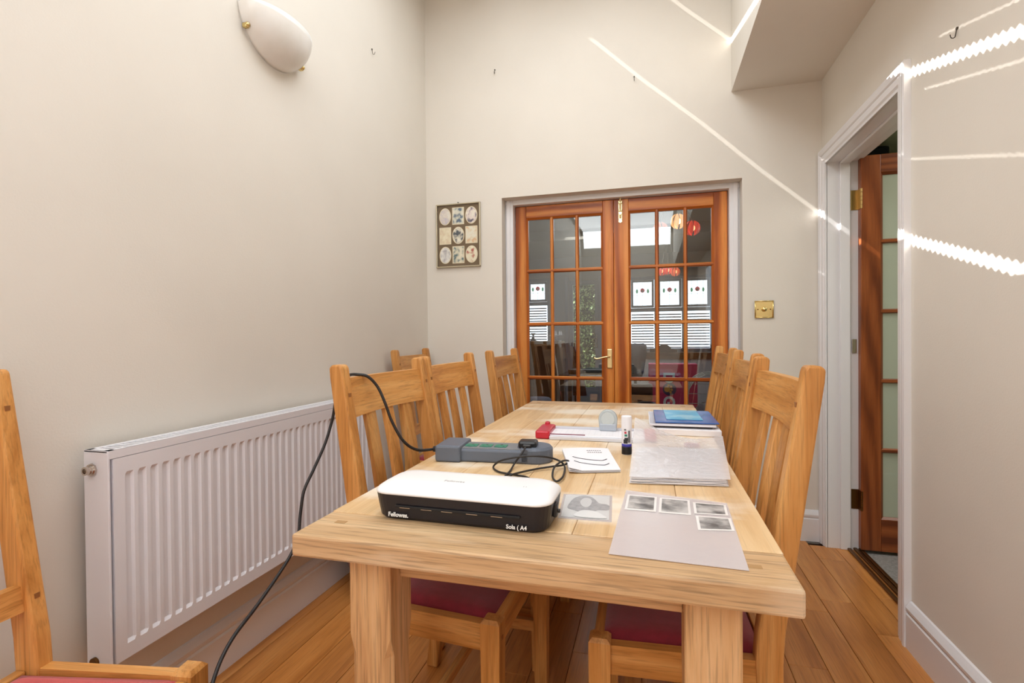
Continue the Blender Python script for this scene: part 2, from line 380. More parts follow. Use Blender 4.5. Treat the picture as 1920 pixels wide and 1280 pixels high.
# ---- casing and lining of the right doorway
def casing_prof(o, inn):                # across the casing: outer thick to inner thin
    d = inn-o
    return [(0, o), (-0.022, o), (-0.024, o+d*0.12), (-0.020, o+d*0.35), (-0.014, o+d*0.42), (-0.017, o+d*0.5), (-0.016, o+d*0.75), (-0.010, o+d*0.85), (-0.010, o+d), (0, inn)]
cs = B()
zt_o, zt_i = 2.045, 1.968
near_o, near_i, far_o, far_i = 2.062, 2.138, 3.0, 2.93
def mitre(side):
    rings = []
    n = len(casing_prof(0, 1))
    def ring(oy, iy, zz):   # zz None = floor, else mitre
        out = []
        for dx, u in casing_prof(0, 1):
            out.append((XR+dx, oy+(iy-oy)*u, 0 if zz is None else zt_o+(zt_i-zt_o)*u))
        return out
    return [ring(near_o, near_i, None), ring(near_o, near_i, 1), ring(far_o, far_i, 1), ring(far_o, far_i, None)]
cs.loft(mitre(0), cap=True)
struct(cs.build('trim_2', M['white']))
ln = B().box(XR-0.002, XR+WT+0.002, far_i, far_i+0.03, 0, 1.99).box(XR-0.002, XR+WT+0.002, near_i-0.03, near_i, 0, 1.99).box(XR-0.002, XR+WT+0.002, near_i, far_i, zt_i, 1.99)
ln.box(XR+0.055, XR+0.10, far_i-0.013, far_i, 0, zt_i, 0.003).box(XR+0.055, XR+0.10, near_i, near_i+0.013, 0, zt_i, 0.003).box(XR+0.055, XR+0.10, near_i, far_i, zt_i-0.013, zt_i, 0.003)
struct(ln.build('trim_3', M['white']))

# ---- frame of the double doors
fr = B()
for s, xo, xi in ((1, -0.862, -0.832), (-1, 0.461, 0.428)):
    fr.box(min(xo, xi), max(xo, xi), YB+0.075, YB+0.20, 0, 1.951, 0.003)
    xc = (xo+xi)/2
    fr.box(min(xo-s*0.012, xo+s*0.012), max(xo-s*0.012, xo+s*0.012), YB+0.068, YB+0.08, 0, 1.951, 0.002)
fr.box(-0.884, -0.86, YB+0.085, YB+0.2, 0, 1.95).box(0.459, 0.484, YB+0.085, YB+0.2, 0, 1.95)
fr.box(-0.884, 0.484, YB+0.078, YB+0.2, 1.923, 1.9525, 0.002)
struct(fr.build('trim_4', M['white']))

# ------------------------------------------------------------------ glazed doors
def glazed_door(name, wdt, hgt, cols, panes_x, rows_z, th, prefix, glass, stile_l, stile_r, top_z, bot_z, bar=0.022):
    """leaf in local coords: x 0..wdt, y 0..th (front face at y=0), z 0..hgt; each rail, stile, bar and pane a part"""
    d = struct(B().box(0, stile_l, 0, th, 0, hgt, 0.003).build(name, M[prefix+'_z']))
    B().box(wdt-stile_r, wdt, 0, th, 0, hgt, 0.003).build('stile', M[prefix+'_z'], d)
    B().box(stile_l, wdt-stile_r, 0.0005, th-0.0005, top_z, hgt, 0.002).build('top_rail', M[prefix+'_x'], d)
    B().box(stile_l, wdt-stile_r, 0.0005, th-0.0005, 0, bot_z, 0.002).build('bottom_rail', M[prefix+'_x'], d)
    for a, b2 in zip(panes_x[:-1], panes_x[1:]):
        pass
    for j in range(1, cols):
        xm = (panes_x[j-1][1]+panes_x[j][0])/2
        prof = [(xm-bar/2, 0.012), (xm-bar/4, 0.004), (xm+bar/4, 0.004), (xm+bar/2, 0.012), (xm+bar/2, th-0.01), (xm-bar/2, th-0.01)]
        B().prism(prof, 2, bot_z, top_z).build('glazing_bar', M[prefix+'_z'], d)
    for j in range(1, len(rows_z)):
        zm = (rows_z[j-1][1]+rows_z[j][0])/2
        prof = [(0.0125, zm-bar/2), (0.003, zm-bar/4), (0.003, zm+bar/4), (0.0125, zm+bar/2), (th-0.009, zm+bar/2), (th-0.009, zm-bar/2)]
        B().prism(prof, 0, stile_l, wdt-stile_r).build('glazing_bar', M[prefix+'_x'], d)
    mo = B()   # ovolo moulding round the glazed field
    for z, s in ((top_z, -1), (bot_z, 1)):
        mo.prism([(0.002, z), (0.012, z+s*0.011), (th-0.01, z+s*0.011), (th-0.002, z)], 0, stile_l, wdt-stile_r)
    for x, s in ((stile_l, 1), (wdt-stile_r, -1)):
        mo.prism([(x, 0.002), (x+s*0.011, 0.012), (x+s*0.011, th-0.01), (x, th-0.002)], 2, bot_z, top_z)
    mo.build('glazing_bead', M[prefix+'_bead'], d)
    for (xa, xb) in panes_x:
        for (za, zb) in rows_z:
            B().box(xa-0.006, xb+0.006, th/2-0.002, th/2+0.002, za-0.006, zb+0.006).build('pane', glass, d)
    return d
rows = [(0.172, 0.488), (0.510, 0.820), (0.842, 1.158), (1.182, 1.492), (1.516, 1.828)]
YD = YB+0.12
dl = glazed_door('door_1', 0.613, 1.915, 3, [(0.082, 0.220), (0.244, 0.377), (0.404, 0.537)], rows, 0.04, 'pine', M['glass'], 0.070, 0.065, 1.840, 0.160)
dl.location = (-0.829, YD, 0.005)
dr = glazed_door('door_2', 0.640, 1.915, 3, [(0.098, 0.237), (0.265, 0.399), (0.423, 0.554)], rows, 0.04, 'pine', M['glass'], 0.087, 0.075, 1.840, 0.160)
dr.location = (-0.2145, YD, 0.005)
# lever handle on the left leaf
hp = B().box(0.571, 0.601, -0.007, 0, 0.895, 1.012, 0.003)
for z in (0.905, 1.002): hp.cyl((0.586, -0.009, z), (0.586, -0.005, z), 0.004, n=10)
hp.cyl((0.586, -0.006, 0.965), (0.586, -0.02, 0.965), 0.011, n=16)
hd = hp.build('handle_plate', M['pale_brass'], dl)
B().tube([(0.586, -0.014, 0.965), (0.586, -0.036, 0.965), (0.575, -0.044, 0.966), (0.555, -0.045, 0.963), (0.53, -0.045, 0.957), (0.51, -0.046, 0.954), (0.497, -0.044, 0.960)], 0.0055).build('handle_lever', M['pale_brass'], hd, True)
bo = B().box(0.028, 0.052, -0.005, 0, 1.79, 1.905, 0.002).cyl((0.04, -0.010, 1.80), (0.04, -0.010, 1.918), 0.0055, n=12).box(0.03, 0.05, -0.014, -0.004, 1.885, 1.897, 0.002).box(0.03, 0.05, -0.014, -0.004, 1.84, 1.852, 0.002)
bo.cyl((0.04, -0.018, 1.826), (0.04, -0.004, 1.826), 0.009, n=14).cyl((0.040, -0.006, 1.783), (0.040, 0, 1.783), 0.012, n=6)
bo.build('bolt', M['pale_brass'], dr)

# open door of the right doorway (hinged at the far jamb, swung away at a right angle)
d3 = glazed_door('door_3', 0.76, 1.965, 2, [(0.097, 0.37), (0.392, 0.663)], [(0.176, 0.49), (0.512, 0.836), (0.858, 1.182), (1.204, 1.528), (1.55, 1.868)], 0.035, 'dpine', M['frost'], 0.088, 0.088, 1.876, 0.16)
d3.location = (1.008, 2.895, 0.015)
hn = mat('hinge_brass', srgb(178, 146, 92), 0.35, metal=1)
for z in (0.21, 1.72):
    h = B().box(XR+0.105, XR+WT-0.004, far_i-0.003, far_i, z, z+0.1, 0.001)
    for i in range(5): h.cyl((1.012, far_i-0.032, z+0.02*i+0.001), (1.012, far_i-0.032, z+0.02*i+0.019), 0.006, n=12)
    h.box(1.006, 1.012, far_i-0.034, far_i-0.003, z, z+0.1)
    h.build('hinge', hn if z > 1 else M['dark_brass'], d3).matrix_parent_inverse = Matrix.Translation(d3.location).inverted()
st = B().box(XR+0.108, XR+0.112, far_i-0.012, far_i-0.002, 1.0, 1.07, 0.001).box(XR+0.112, XR+0.13, far_i-0.004, far_i-0.001, 1.0, 1.07, 0.001)
tag(st.build('keep_plate', M['chrome']), 'small metal keep plate on the white far jamb of the right doorway', 'door keep')

# ------------------------------------------------------------------ rooms beyond (seen through the doors)
FX0, FX1, FY1, FZ = -2.7, 1.02, 8.3, 2.385
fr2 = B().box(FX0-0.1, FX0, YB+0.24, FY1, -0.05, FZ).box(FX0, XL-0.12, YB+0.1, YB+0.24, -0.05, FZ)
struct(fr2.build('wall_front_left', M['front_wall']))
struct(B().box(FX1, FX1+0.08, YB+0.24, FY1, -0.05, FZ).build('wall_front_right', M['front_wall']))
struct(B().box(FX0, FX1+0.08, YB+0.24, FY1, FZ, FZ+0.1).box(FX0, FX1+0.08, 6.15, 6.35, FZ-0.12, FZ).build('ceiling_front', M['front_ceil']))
struct(B().box(FX0, FX1, YB+0.24, FY1+0.1, -0.06, 0).build('floor_front', M['carpet']))
# far wall with three openings: left window, stand-in garden door, bay window
ops = [(-2.05, -1.62, 0.85, 2.06), (-1.30, -0.82, 0.10, 2.0), (-0.36, 0.93, 0.84, 2.03)]
fw_ = B(); xs = FX0
for (a, b2, z0, z1) in ops:
    fw_.box(xs, a, FY1, FY1+0.2, -0.05, FZ); fw_.box(a, b2, FY1, FY1+0.2, -0.05, z0); fw_.box(a, b2, FY1, FY1+0.2, z1, FZ); xs = b2
fw_.box(xs, FX1+0.08, FY1, FY1+0.2, -0.05, FZ)
struct(fw_.build('wall_front_far', M['front_wall']))
upvc = mat('grey_window_frame', srgb(150, 160, 176), 0.4)
sg_r = mat('red_leaded_glass', srgb(200, 40, 60), 0.3, emit=(srgb(200, 40, 60), 0.35)); sg_g = mat('green_leaded_glass', srgb(50, 160, 110), 0.3, emit=(srgb(60, 170, 120), 0.35))
lead = mat('lead_came', srgb(120, 124, 130), 0.5)
blindm = mat('shutter_slat', srgb(84, 98, 118), 0.5)
def window(n, x0, x1, z0, z1, lights, tz, blind):
    """outside window: frame, sub-lights with leaded top panes, slatted blind below"""
    f = B(); t = 0.05; y0 = FY1+0.03; y1 = FY1+0.09
    f.box(x0, x1, y0, y1, z0, z0+t, 0.004).box(x0, x1, y0, y1, z1-t, z1, 0.004).box(x0, x1, y0, y1, tz-0.03, tz+0.03, 0.004)
    f.box(x0, x0+t, y0, y1, z0, z1, 0.004).box(x1-t, x1, y0, y1, z0, z1, 0.004)
    wd = (x1-x0-t)/lights
    for i in range(1, lights): f.box(x0+i*wd, x0+i*wd+t, y0, y1, z0, z1, 0.004)
    o = struct(f.build(n, upvc))
    for i in range(lights):
        a = x0+t+i*wd; b2 = a+wd-t
        s = B().box(a+0.004, b2-0.004, y0-0.01, y1-0.01, tz+0.034, tz+0.07, 0.004).box(a+0.004, b2-0.004, y0-0.01, y1-0.01, z1-t-0.04, z1-t-0.004, 0.004).box(a+0.004, a+0.04, y0-0.01, y1-0.01, tz+0.04, z1-t-0.01, 0.004).box(b2-0.04, b2-0.004, y0-0.01, y1-0.01, tz+0.04, z1-t-0.01, 0.004)
        s.build('top_sash', upvc, o)
        g = B().box(a+0.03, b2-0.03, y0+0.03, y0+0.034, tz+0.06, z1-t-0.03).build('pane', M['wglass'], o)
        B().box(a, b2, y0+0.03, y0+0.034, z0+t, tz-0.02).build('pane', M['wglass'], o)
        xc = (a+b2)/2; zc = (tz+z1)/2+0.015; yy = y0+0.026
        B().lathe([(0.0, 0), (0.036, 0), (0.036, 0.003), (0, 0.003)], (xc, yy, zc+0.03), 14, Matrix.Rotation(pi/2, 4, 'X')).build('leaded_flower', sg_r, g)
        B().lathe([(0.0, 0), (0.017, 0), (0.017, 0.003), (0, 0.003)], (xc, yy-0.003, zc+0.018), 10, Matrix.Rotation(pi/2, 4, 'X')).build('leaded_bud', M['print_white'], g)
        for s_ in (-1, 1):
            B().lathe([(0.0, 0), (0.03, 0), (0.03, 0.003), (0, 0.003)], (0, 0, 0), 10, Matrix.Translation((xc+s_*0.085, yy, zc+0.018)) @ Matrix.Rotation(pi/2, 4, 'X') @ Matrix.Diagonal((0.6, 1.2, 1, 1))).build('leaded_leaf', sg_g, g)
        l = B()
        for q in (-0.085, 0, 0.085): l.box(xc+q-0.002, xc+q+0.002, yy+0.001, yy+0.004, tz+0.06, z1-t-0.03)
        l.box(a+0.03, b2-0.03, yy+0.001, yy+0.004, zc-0.045, zc-0.041)
        l.build('lead_line', lead, g)
        if blind:
            bl = B(); z = z0+t+0.01
            while z < tz-0.05:
                bl.box(a+0.01, b2-0.01, FY1+0.0, FY1+0.026, z, z+0.010, M=Matrix.Translation((0, FY1+0.013, z)) @ Matrix.Rotation(R_(-24), 4, 'X') @ Matrix.Translation((0, -FY1-0.013, -z)))
                z += 0.043
            s = bl.build('blind_slats', blindm, o); s['kind'] = 'stuff'
    return o
window('window_2', -2.05, -1.62, 0.85, 2.06, 1, 1.64, True)
window('window_3', -0.36, 0.93, 0.84, 2.03, 3, 1.50, True)
gd = B().box(-1.30, -1.24, FY1+0.02, FY1+0.08, 0.1, 2.0).box(-0.88, -0.82, FY1+0.02, FY1+0.08, 0.1, 2.0).box(-1.24, -0.88, FY1+0.02, FY1+0.08, 1.93, 2.0).box(-1.24, -0.88, FY1+0.02, FY1+0.08, 0.1, 0.25).box(-1.36, -1.31, FY1-0.03, FY1+0.0, 0.0, 2.06, 0.006).box(-0.82, -0.77, FY1-0.03, FY1, 0.0, 2.06, 0.006)
gdo = struct(gd.build('door_4', mat('grey_door_frame', srgb(170, 178, 190), 0.4)))  # made-up garden door, put here in place of a reflection in the panes
B().box(-1.24, -0.88, FY1+0.05, FY1+0.054, 0.25, 1.93).build('pane', M['wglass'], gdo)
B().box(-0.87, -0.84, FY1+0.005, FY1+0.02, 0.9, 1.12, 0.003).tube([(-0.855, FY1+0.01, 1.05), (-0.855, FY1-0.03, 1.05), (-0.96, FY1-0.035, 1.05)], 0.008).build('handle', M['chrome'], gdo)
sill = struct(B().box(-0.55, 1.0, FY1-0.34, FY1+0.03, 0.735, 0.835, 0.01).build('trim_5', wood('sill_wood', srgb(110, 72, 44), srgb(140, 96, 62), srgb(160, 116, 80), 0)))
struct(B().box(-0.55, 1.0, FY1-0.3, FY1, 0.0, 0.735, 0.004).build('trim_6', M['white']))
# hedge added in place of the garden reflected in the door panes
leafm = mat('hedge_leaf', srgb(96, 112, 60), 0.6, noise=(srgb(150, 160, 112), 9, 0.35, 0.7))
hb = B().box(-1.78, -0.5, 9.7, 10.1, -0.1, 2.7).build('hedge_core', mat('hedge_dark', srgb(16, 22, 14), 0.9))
bm = bmesh.new(); random.seed(3)
for i in range(6500):
    c = Vector((random.uniform(-1.82, -0.45), 9.7-random.uniform(-0.05, 0.22), random.uniform(-0.1, 2.75)))
    Q = Matrix.Rotation(random.uniform(0, 6.28), 3, 'Z') @ Matrix.Rotation(random.uniform(-1.2, 1.2), 3, 'X')
    s = random.uniform(0.018, 0.04)
    bm.faces.new([bm.verts.new(c+Q@Vector(p)) for p in ((-s*.6, 0, 0), (0, s, 0.006), (s*.6, 0, 0), (0, -s, -0.006))])
me = bpy.data.meshes.new('hedge'); bm.to_mesh(me); bm.free(); me.materials.append(leafm)
hg = bpy.data.objects.new('hedge', me); COL.objects.link(hg); tag(hg, 'green garden hedge added in place of the garden reflected in the panes', 'hedge', kind='stuff')
hb.name = 'hedge_mass'; hb.parent = hg
tag(B().box(-6, 6, 8.55, 16, -0.2, -0.1).build('lawn', mat('lawn_green', srgb(96, 116, 66), 0.95, noise=(srgb(70, 92, 48), 8, 0.3, 0.7))), None, None, None, 'structure')

# hall beyond the right doorway
HX0, HX1, HY0, HY1, HZ = XR+WT, 3.3, 0.9, 4.6, 2.5
struct(B().box(HX1, HX1+0.1, HY0, HY1, 0, HZ).box(HX0, HX1, HY1, HY1+0.1, 0, HZ).box(HX0, HX1, HY0-0.1, HY0, 0, HZ).build('wall_hall', M['hall_wall']))
struct(B().box(1.1, 1.14, YB+0.24, HY1, 0, HZ).build('wall_hall_side', M['hall_wall']))
struct(B().box(HX0, HX1, HY0, HY1, HZ, HZ+0.1).build('ceiling_hall', M['hall_wall']))
struct(B().box(1.012, HX1, HY0, HY1, -0.06, -0.002).build('floor_hall', M['carpet']))

# ------------------------------------------------------------------ radiator
RY0, RY1, RZ0, RZ1 = 0.925, 2.17, 0.29, 0.828
t = thing('radiator', (XL, (RY0+RY1)/2, 0), 0, 'white ribbed panel radiator fixed to the left wall', 'radiator')
inv = Matrix.Translation(t.location).inverted()
def rp(b_, name, m, parent=t, smooth=False):
    o = b_.build(name, m, parent, smooth); o.matrix_parent_inverse = inv; return o
RX0, RX1 = XL+0.035, XL+0.112
# front panel with pressed vertical channels
def front_panel():
    prof = []; y = RY0+0.018; pitch = 0.0333
    t_ = bmesh.new()
    ys = [(RY0+0.012, 0.0)]
    n = int((RY1-RY0-0.09)/pitch); y0 = RY0+0.052
    for i in range(n):
        c = y0+pitch*i
        ys += [(c-0.0115, 0.0), (c-0.0065, 1.0), (c+0.0065, 1.0), (c+0.0115, 0.0)]
    ys.append((RY1-0.012, 0.0))
    zs = [(RZ0+0.008, 0), (RZ0+0.045, 0), (RZ0+0.053, 1), (RZ1-0.068, 1), (RZ1-0.060, 0), (RZ1-0.022, 0)]
    V = [[t_.verts.new((RX1-0.0065*a*b_, y, z)) for (z, b_) in zs] for (y, a) in ys]
    for i in range(len(V)-1):
        for j in range(len(zs)-1): t_.faces.new([V[i][j], V[i+1][j], V[i+1][j+1], V[i][j+1]])
    bk = [[t_.verts.new((RX1-0.012, y, z)) for (z, b_) in (zs[0], zs[-1])] for (y, a) in (ys[0], ys[-1])]
    t_.faces.new([V[0][0]]+[V[0][j] for j in range(1, 6)]+[bk[0][1], bk[0][0]])
    t_.faces.new([V[-1][0]]+[V[-1][j] for j in range(1, 6)]+[bk[1][1], bk[1][0]])
    t_.faces.new([v[0] for v in V]+[bk[1][0], bk[0][0]]); t_.faces.new([v[-1] for v in V]+[bk[1][1], bk[0][1]])
    bmesh.ops.recalc_face_normals(t_, faces=t_.faces)
    b_ = B(); b_.bm.free(); b_.bm = t_; return b_
rp(front_panel(), 'front_panel', M['rad'])
rp(B().box(RX0, RX0+0.012, RY0+0.012, RY1-0.012, RZ0+0.01, RZ1-0.02, 0.003), 'back_panel', M['rad'])
for ya, yb in ((RY0, RY0+0.006), (RY1-0.006, RY1)):
    rp(B().box(RX0-0.003, RX1-0.001, ya, yb, RZ0, RZ1, 0.0015), 'side_panel', M['rad'])
gr = B().box(RX0-0.003, RX0+0.012, RY0+0.003, RY1-0.003, RZ1-0.004, RZ1).box(RX1-0.018, RX1-0.001, RY0+0.003, RY1-0.003, RZ1-0.004, RZ1).box(RX1-0.004, RX1, RY0+0.003, RY1-0.003, RZ1-0.02, RZ1)
y = RY0+0.02; gr.box(RX0, RX1-0.004, RY0, RY0+0.02, RZ1-0.004, RZ1)
while y < RY1-0.012:
    gr.box(RX0+0.01, RX1-0.016, y, y+0.007, RZ1-0.006, RZ1-0.001); y += 0.0165
rp(gr, 'top_grille', M['rad'])
fins = B(); y = RY0+0.03
while y < RY1-0.03:
    fins.box(RX0+0.012, RX1-0.014, y, y+0.004, RZ0+0.05, RZ1-0.05); y += 0.033
f_ = rp(fins, 'fins', mat('convector_fins', srgb(180, 178, 178), 0.5)); f_['kind'] = 'stuff'
yv = RY0-0.001; xv = RX0+0.026
rp(B().cyl((xv, yv+0.002, RZ1-0.047), (xv, yv-0.004, RZ1-0.047), 0.0155, n=8).cyl((xv, yv-0.004, RZ1-0.047), (xv, yv-0.009, RZ1-0.047), 0.012, n=20).lathe([(0.0, 0), (0.0095, 0), (0.0105, 0.012), (0.0065, 0.012), (0.006, 0.004), (0, 0.004)], (xv, yv-0.006, RZ1-0.047), 18, Matrix.Rotation(pi/2, 4, 'X')), 'air_vent', M['chrome'], smooth=False)
rp(B().cyl((xv, yv+0.002, RZ0+0.015), (xv, yv-0.006, RZ0+0.015), 0.012, n=16), 'blanking_plug', M['dark_brass'])

# ------------------------------------------------------------------ wall lamp
def sconce():
    yc, z0, hw, hh, pr_ = 1.634, 2.285, 0.168, 0.155, 0.115
    t = thing('wall_lamp', (XL, yc, z0-0.1), 0, 'white alabaster glass uplighter wall lamp with brass clips, high on the left wall', 'wall lamp')
    n, k = 28, 12
    def P(u, v, s=1.0):      # u along rim 0..1 ; v 0 at rim .. 1 at the wall outline at the bottom
        a = pi*u
        rim = Vector((sin(a)**0.8*pr_*s if sin(a) > 0 else 0, -cos(a)*hw*s, 0))
        low = Vector((0, -cos(a)*hw*s, -(sin(a)**1.0 if sin(a) > 0 else 0)*hh*s))
        th = v*pi/2
        return Vector((rim.x*cos(th), rim.y, low.z*sin(th)))
    bm = bmesh.new()
    O = [[bm.verts.new(P(i/n, j/k)) for j in range(k+1)] for i in range(n+1)]
    I = [[bm.verts.new(P(i/n, j/k, 0.955)+Vector((0.0, 0, -0.001))) for j in range(k+1)] for i in range(n+1)]
    for i in range(n):
        for j in range(k):
            bm.faces.new([O[i][j], O[i+1][j], O[i+1][j+1], O[i][j+1]]); bm.faces.new([I[i][j], I[i][j+1], I[i+1][j+1], I[i+1][j]])
        bm.faces.new([O[i][0], I[i][0], I[i+1][0], O[i+1][0]]); bm.faces.new([O[i][k], O[i+1][k], I[i+1][k], I[i][k]])
    bmesh.ops.remove_doubles(bm, verts=bm.verts, dist=1e-5); bmesh.ops.recalc_face_normals(bm, faces=bm.faces)
    b_ = B(); b_.bm.free(); b_.bm = bm
    sh = b_.build('lamp_shade', M['alabaster'], t, True); sh.location = (0.004, 0, 0.1)
    for u, v in ((0.17, 0.97), (0.80, 0.9)):
        p = P(u, v)+Vector((0.004, 0, 0.1))
        B().box(-0.002, 0.016, -0.008, 0.008, -0.010, 0.006, 0.003).ball((0.016, 0, 0.0), 0.009).build('clip', M['brass'], t, True).location = p
    B().box(0, 0.02, -0.06, 0.06, 0.0, 0.07, 0.004).cyl((0.02, 0, 0.05), (0.05, 0, 0.05), 0.012).ball((0.06, 0, 0.06), 0.02).build('lamp_holder', M['print_white'], t)
sconce()

# ------------------------------------------------------------------ hooks left in the walls
def hook(loc, kind, label):
    t = B()
    if kind == 'x':       # on the left / right wall, sticking out along +x or -x is handled by rotation
        t.cyl((0, 0, 0.012), (0.004, 0, 0.012), 0.004, n=10).tube([(0.003, 0, 0.012), (0.005, 0, -0.004), (0.008, 0, -0.014), (0.016, 0, -0.014), (0.019, 0, -0.004)], 0.0014, 6)
    o = t.build('picture_hook', M['steel'], None); o.location = loc[0]; o.rotation_euler = (0, 0, loc[1])
    tag(o, label, 'hook')
hook(((XL, 2.359, 2.58), 0), 'x', 'small bare picture hook on the left wall, right of the wall lamp')
hook(((-0.92, YB, 2.73), -pi/2), 'x', 'small bare picture hook on the back wall, above the framed photographs')
hook(((-0.085, YB, 2.569), -pi/2), 'x', 'small bare picture hook on the back wall, above the double doors')
hook(((XR, 1.787, 1.978), pi), 'x', 'small bare picture hook high on the right wall, beside the doorway')

# ------------------------------------------------------------------ multi-photo frame
def smudge(name, c1, c2, c3, sc, seed, c0=None):
    m = bpy.data.materials.new(name); m.use_nodes = True; nt = m.node_tree; b = nt.nodes['Principled BSDF']; b.inputs['Roughness'].default_value = 0.45
    tc = nt.nodes.new('ShaderNodeTexCoord'); mp = nt.nodes.new('ShaderNodeMapping'); mp.inputs['Location'].default_value = (seed*3.1, seed*1.7, seed*2.3)
    n = nt.nodes.new('ShaderNodeTexNoise'); n.inputs['Scale'].default_value = sc; n.inputs['Detail'].default_value = 3
    rp = nt.nodes.new('ShaderNodeValToRGB'); e = rp.color_ramp.elements; e[0].position = 0.36; e[0].color = c1; e[1].position = 0.62; e[1].color = c3; e.new(0.49).color = c2
    nt.links.new(tc.outputs['Object'], mp.inputs[0]); nt.links.new(mp.outputs[0], n.inputs['Vector']); nt.links.new(n.outputs[0], rp.inputs[0]); nt.links.new(rp.outputs[0], b.inputs['Base Color'])
    return m
fx0, fx1, fz0, fz1 = -1.317, -1.020, 1.538, 1.939
t = thing('framed_photos', ((fx0+fx1)/2, YB, (fz0+fz1)/2), 0, 'slim gilt frame holding nine small photographs in a brown mount, on the back wall', 'photo frame')
W_, H_ = (fx1-fx0), (fz1-fz0)
f = B()
for a in (0.0, 1.0):
    f.box(-W_/2, W_/2, -0.018, -0.002, (-H_/2 if a else H_/2-0.008), (-H_/2+0.008 if a else H_/2), 0.003)
    f.box((-W_/2 if a else W_/2-0.008), (-W_/2+0.008 if a else W_/2), -0.018, -0.002, -H_/2, H_/2, 0.003)
f.build('frame', M['gold'], t)
B().box(-W_/2+0.01, W_/2-0.01, -0.008, -0.002, -H_/2+0.01, H_/2-0.01).build('mount', M['mount'], t)
cols3 = [(srgb(196, 190, 198), srgb(216, 206, 196), srgb(226, 222, 212)), (srgb(96, 112, 130), srgb(206, 206, 190), srgb(226, 222, 206)), (srgb(90, 88, 104), srgb(220, 206, 200), srgb(232, 226, 212)),
         (srgb(216, 196, 168), srgb(224, 212, 182), srgb(232, 222, 196)), (srgb(84, 90, 96), srgb(214, 208, 190), srgb(232, 228, 212)), (srgb(216, 176, 134), srgb(222, 208, 180), srgb(226, 222, 204)),
         (srgb(176, 172, 174), srgb(210, 208, 204), srgb(226, 224, 218)), (srgb(96, 118, 122), srgb(206, 202, 180), srgb(226, 220, 198)), (srgb(176, 96, 84), srgb(222, 212, 184), srgb(232, 226, 202))]
for r in range(3):
    for c in range(3):
        x = (c-1)*0.088; z = (1-r)*0.122; oval = (r+c) % 2 == 0; ph = smudge('old_photo_%d' % (r*3+c), *cols3[r*3+c], 34, r*3+c+1)
        def shape(sx, sz, y0, y1, nm, mt, par):
            if oval:
                pts = [(x+sx*cos(2*pi*i/28), z+sz*sin(2*pi*i/28)) for i in range(28)]
            else: pts = [(x-sx, z-sz), (x+sx, z-sz), (x+sx, z+sz), (x-sx, z+sz)]
            return B().prism(pts, 1, y0, y1).build(nm, mt, par)
        e_ = shape(0.040, 0.054, -0.0095, -0.007, 'mount_edge', M['cream_edge'], t)
        shape(0.035, 0.049, -0.0105, -0.009, 'photo', ph, e_)
B().box(-0.003, 0.003, -0.012, 0, H_/2, H_/2+0.008, 0.001).build('hanger', M['steel'], t)

# ------------------------------------------------------------------ brass dimmer
t = thing('dimmer_switch', (0.59, YB, 1.233), 0, 'square polished brass dimmer switch on the back wall beside the double doors', 'light switch')
B().box(-0.046, 0.046, -0.006, 0, -0.046, 0.046, 0.002).build('plate', M['brass'], t)
rb = B()
for s in (-1, 1): rb.cyl((-0.046, -0.006, s*0.044), (0.046, -0.006, s*0.044), 0.0035, n=10).cyl((s*0.044, -0.006, -0.046), (s*0.044, -0.006, 0.046), 0.0035, n=10)
rb.build('rope_edge', M['brass'], t, True)
B().lathe([(0.013, 0), (0.012, 0.014), (0.010, 0.018), (0, 0.019)], (0, -0.006, 0), 20, Matrix.Rotation(pi/2, 4, 'X')).build('knob', M['brass'], t, True)
for s in (-1, 1): B().cyl((s*0.031, -0.008, 0), (s*0.031, -0.005, 0), 0.0035, n=10).build('screw', M['dark_brass'], t)

# ------------------------------------------------------------------ dining table
TZ, TT = 0.745, 0.041
TX0, TX1, TY0, TY1 = -0.632, 0.205, 0.776, 2.715
t = thing('dining_table', ((TX0+TX1)/2, (TY0+TY1)/2, 0), 0, 'long pale solid oak dining table with a patchy top and chamfered square legs', 'table')
inv_t = Matrix.Translation(t.location).inverted()
def tp(b_, name, m, parent=None):
    o = b_.build(name, m, parent or t)
    o.matrix_parent_inverse = inv_t if parent is None else Matrix.Identity(4)
    return o
BE = 0.125
for y0, y1 in ((TY0, TY0+BE), (TY1-BE, TY1)):
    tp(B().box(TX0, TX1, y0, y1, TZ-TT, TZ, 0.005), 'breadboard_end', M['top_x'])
ws = [0.155, 0.178, 0.16, 0.19]; ws.append(TX1-TX0-sum(ws)); x = TX0
for wd in ws:
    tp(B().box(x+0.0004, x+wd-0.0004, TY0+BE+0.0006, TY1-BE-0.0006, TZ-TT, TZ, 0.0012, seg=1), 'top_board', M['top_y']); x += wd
for px, py in ((-0.578, 0.85), (0.15, 0.84), (-0.578, 2.64), (0.15, 2.64)):
    tp(B().box(px-0.011, px+0.011, py-0.006, py+0.006, TZ-0.01, TZ+0.0006), 'peg', mat('peg_wood', srgb(176, 138, 92), 0.6))
def table_leg(xa, xb, ya, yb, insx, insy):
    h = TZ-TT
    b_ = B()
    c = 0.012
    def ring(z, c_):
        return [(xa+c_, ya, z), (xb-c_, ya, z), (xb, ya+c_, z), (xb, yb-c_, z), (xb-c_, yb, z), (xa+c_, yb, z), (xa, yb-c_, z), (xa, ya+c_, z)]
    b_.loft([ring(0, 0.013), ring(h-0.20, 0.013), ring(h-0.165, 0.002), ring(h, 0.002)])
    return b_
LX = [(-0.552, -0.467), (0.048, 0.133)]; LY = [(0.836, 0.921), (2.25, 2.332)]
for i, (a, b2) in enumerate(LX):
    for j, (c, d) in enumerate(LY): tp(table_leg(a, b2, c, d, 0, 0), 'leg', M['legoak_z'])
for (c, d) in ((0.872, 0.896), (2.28, 2.304)): tp(B().box(-0.467, 0.048, c, d, 0.642, TZ-TT, 0.003), 'apron', M['legoak_x'])
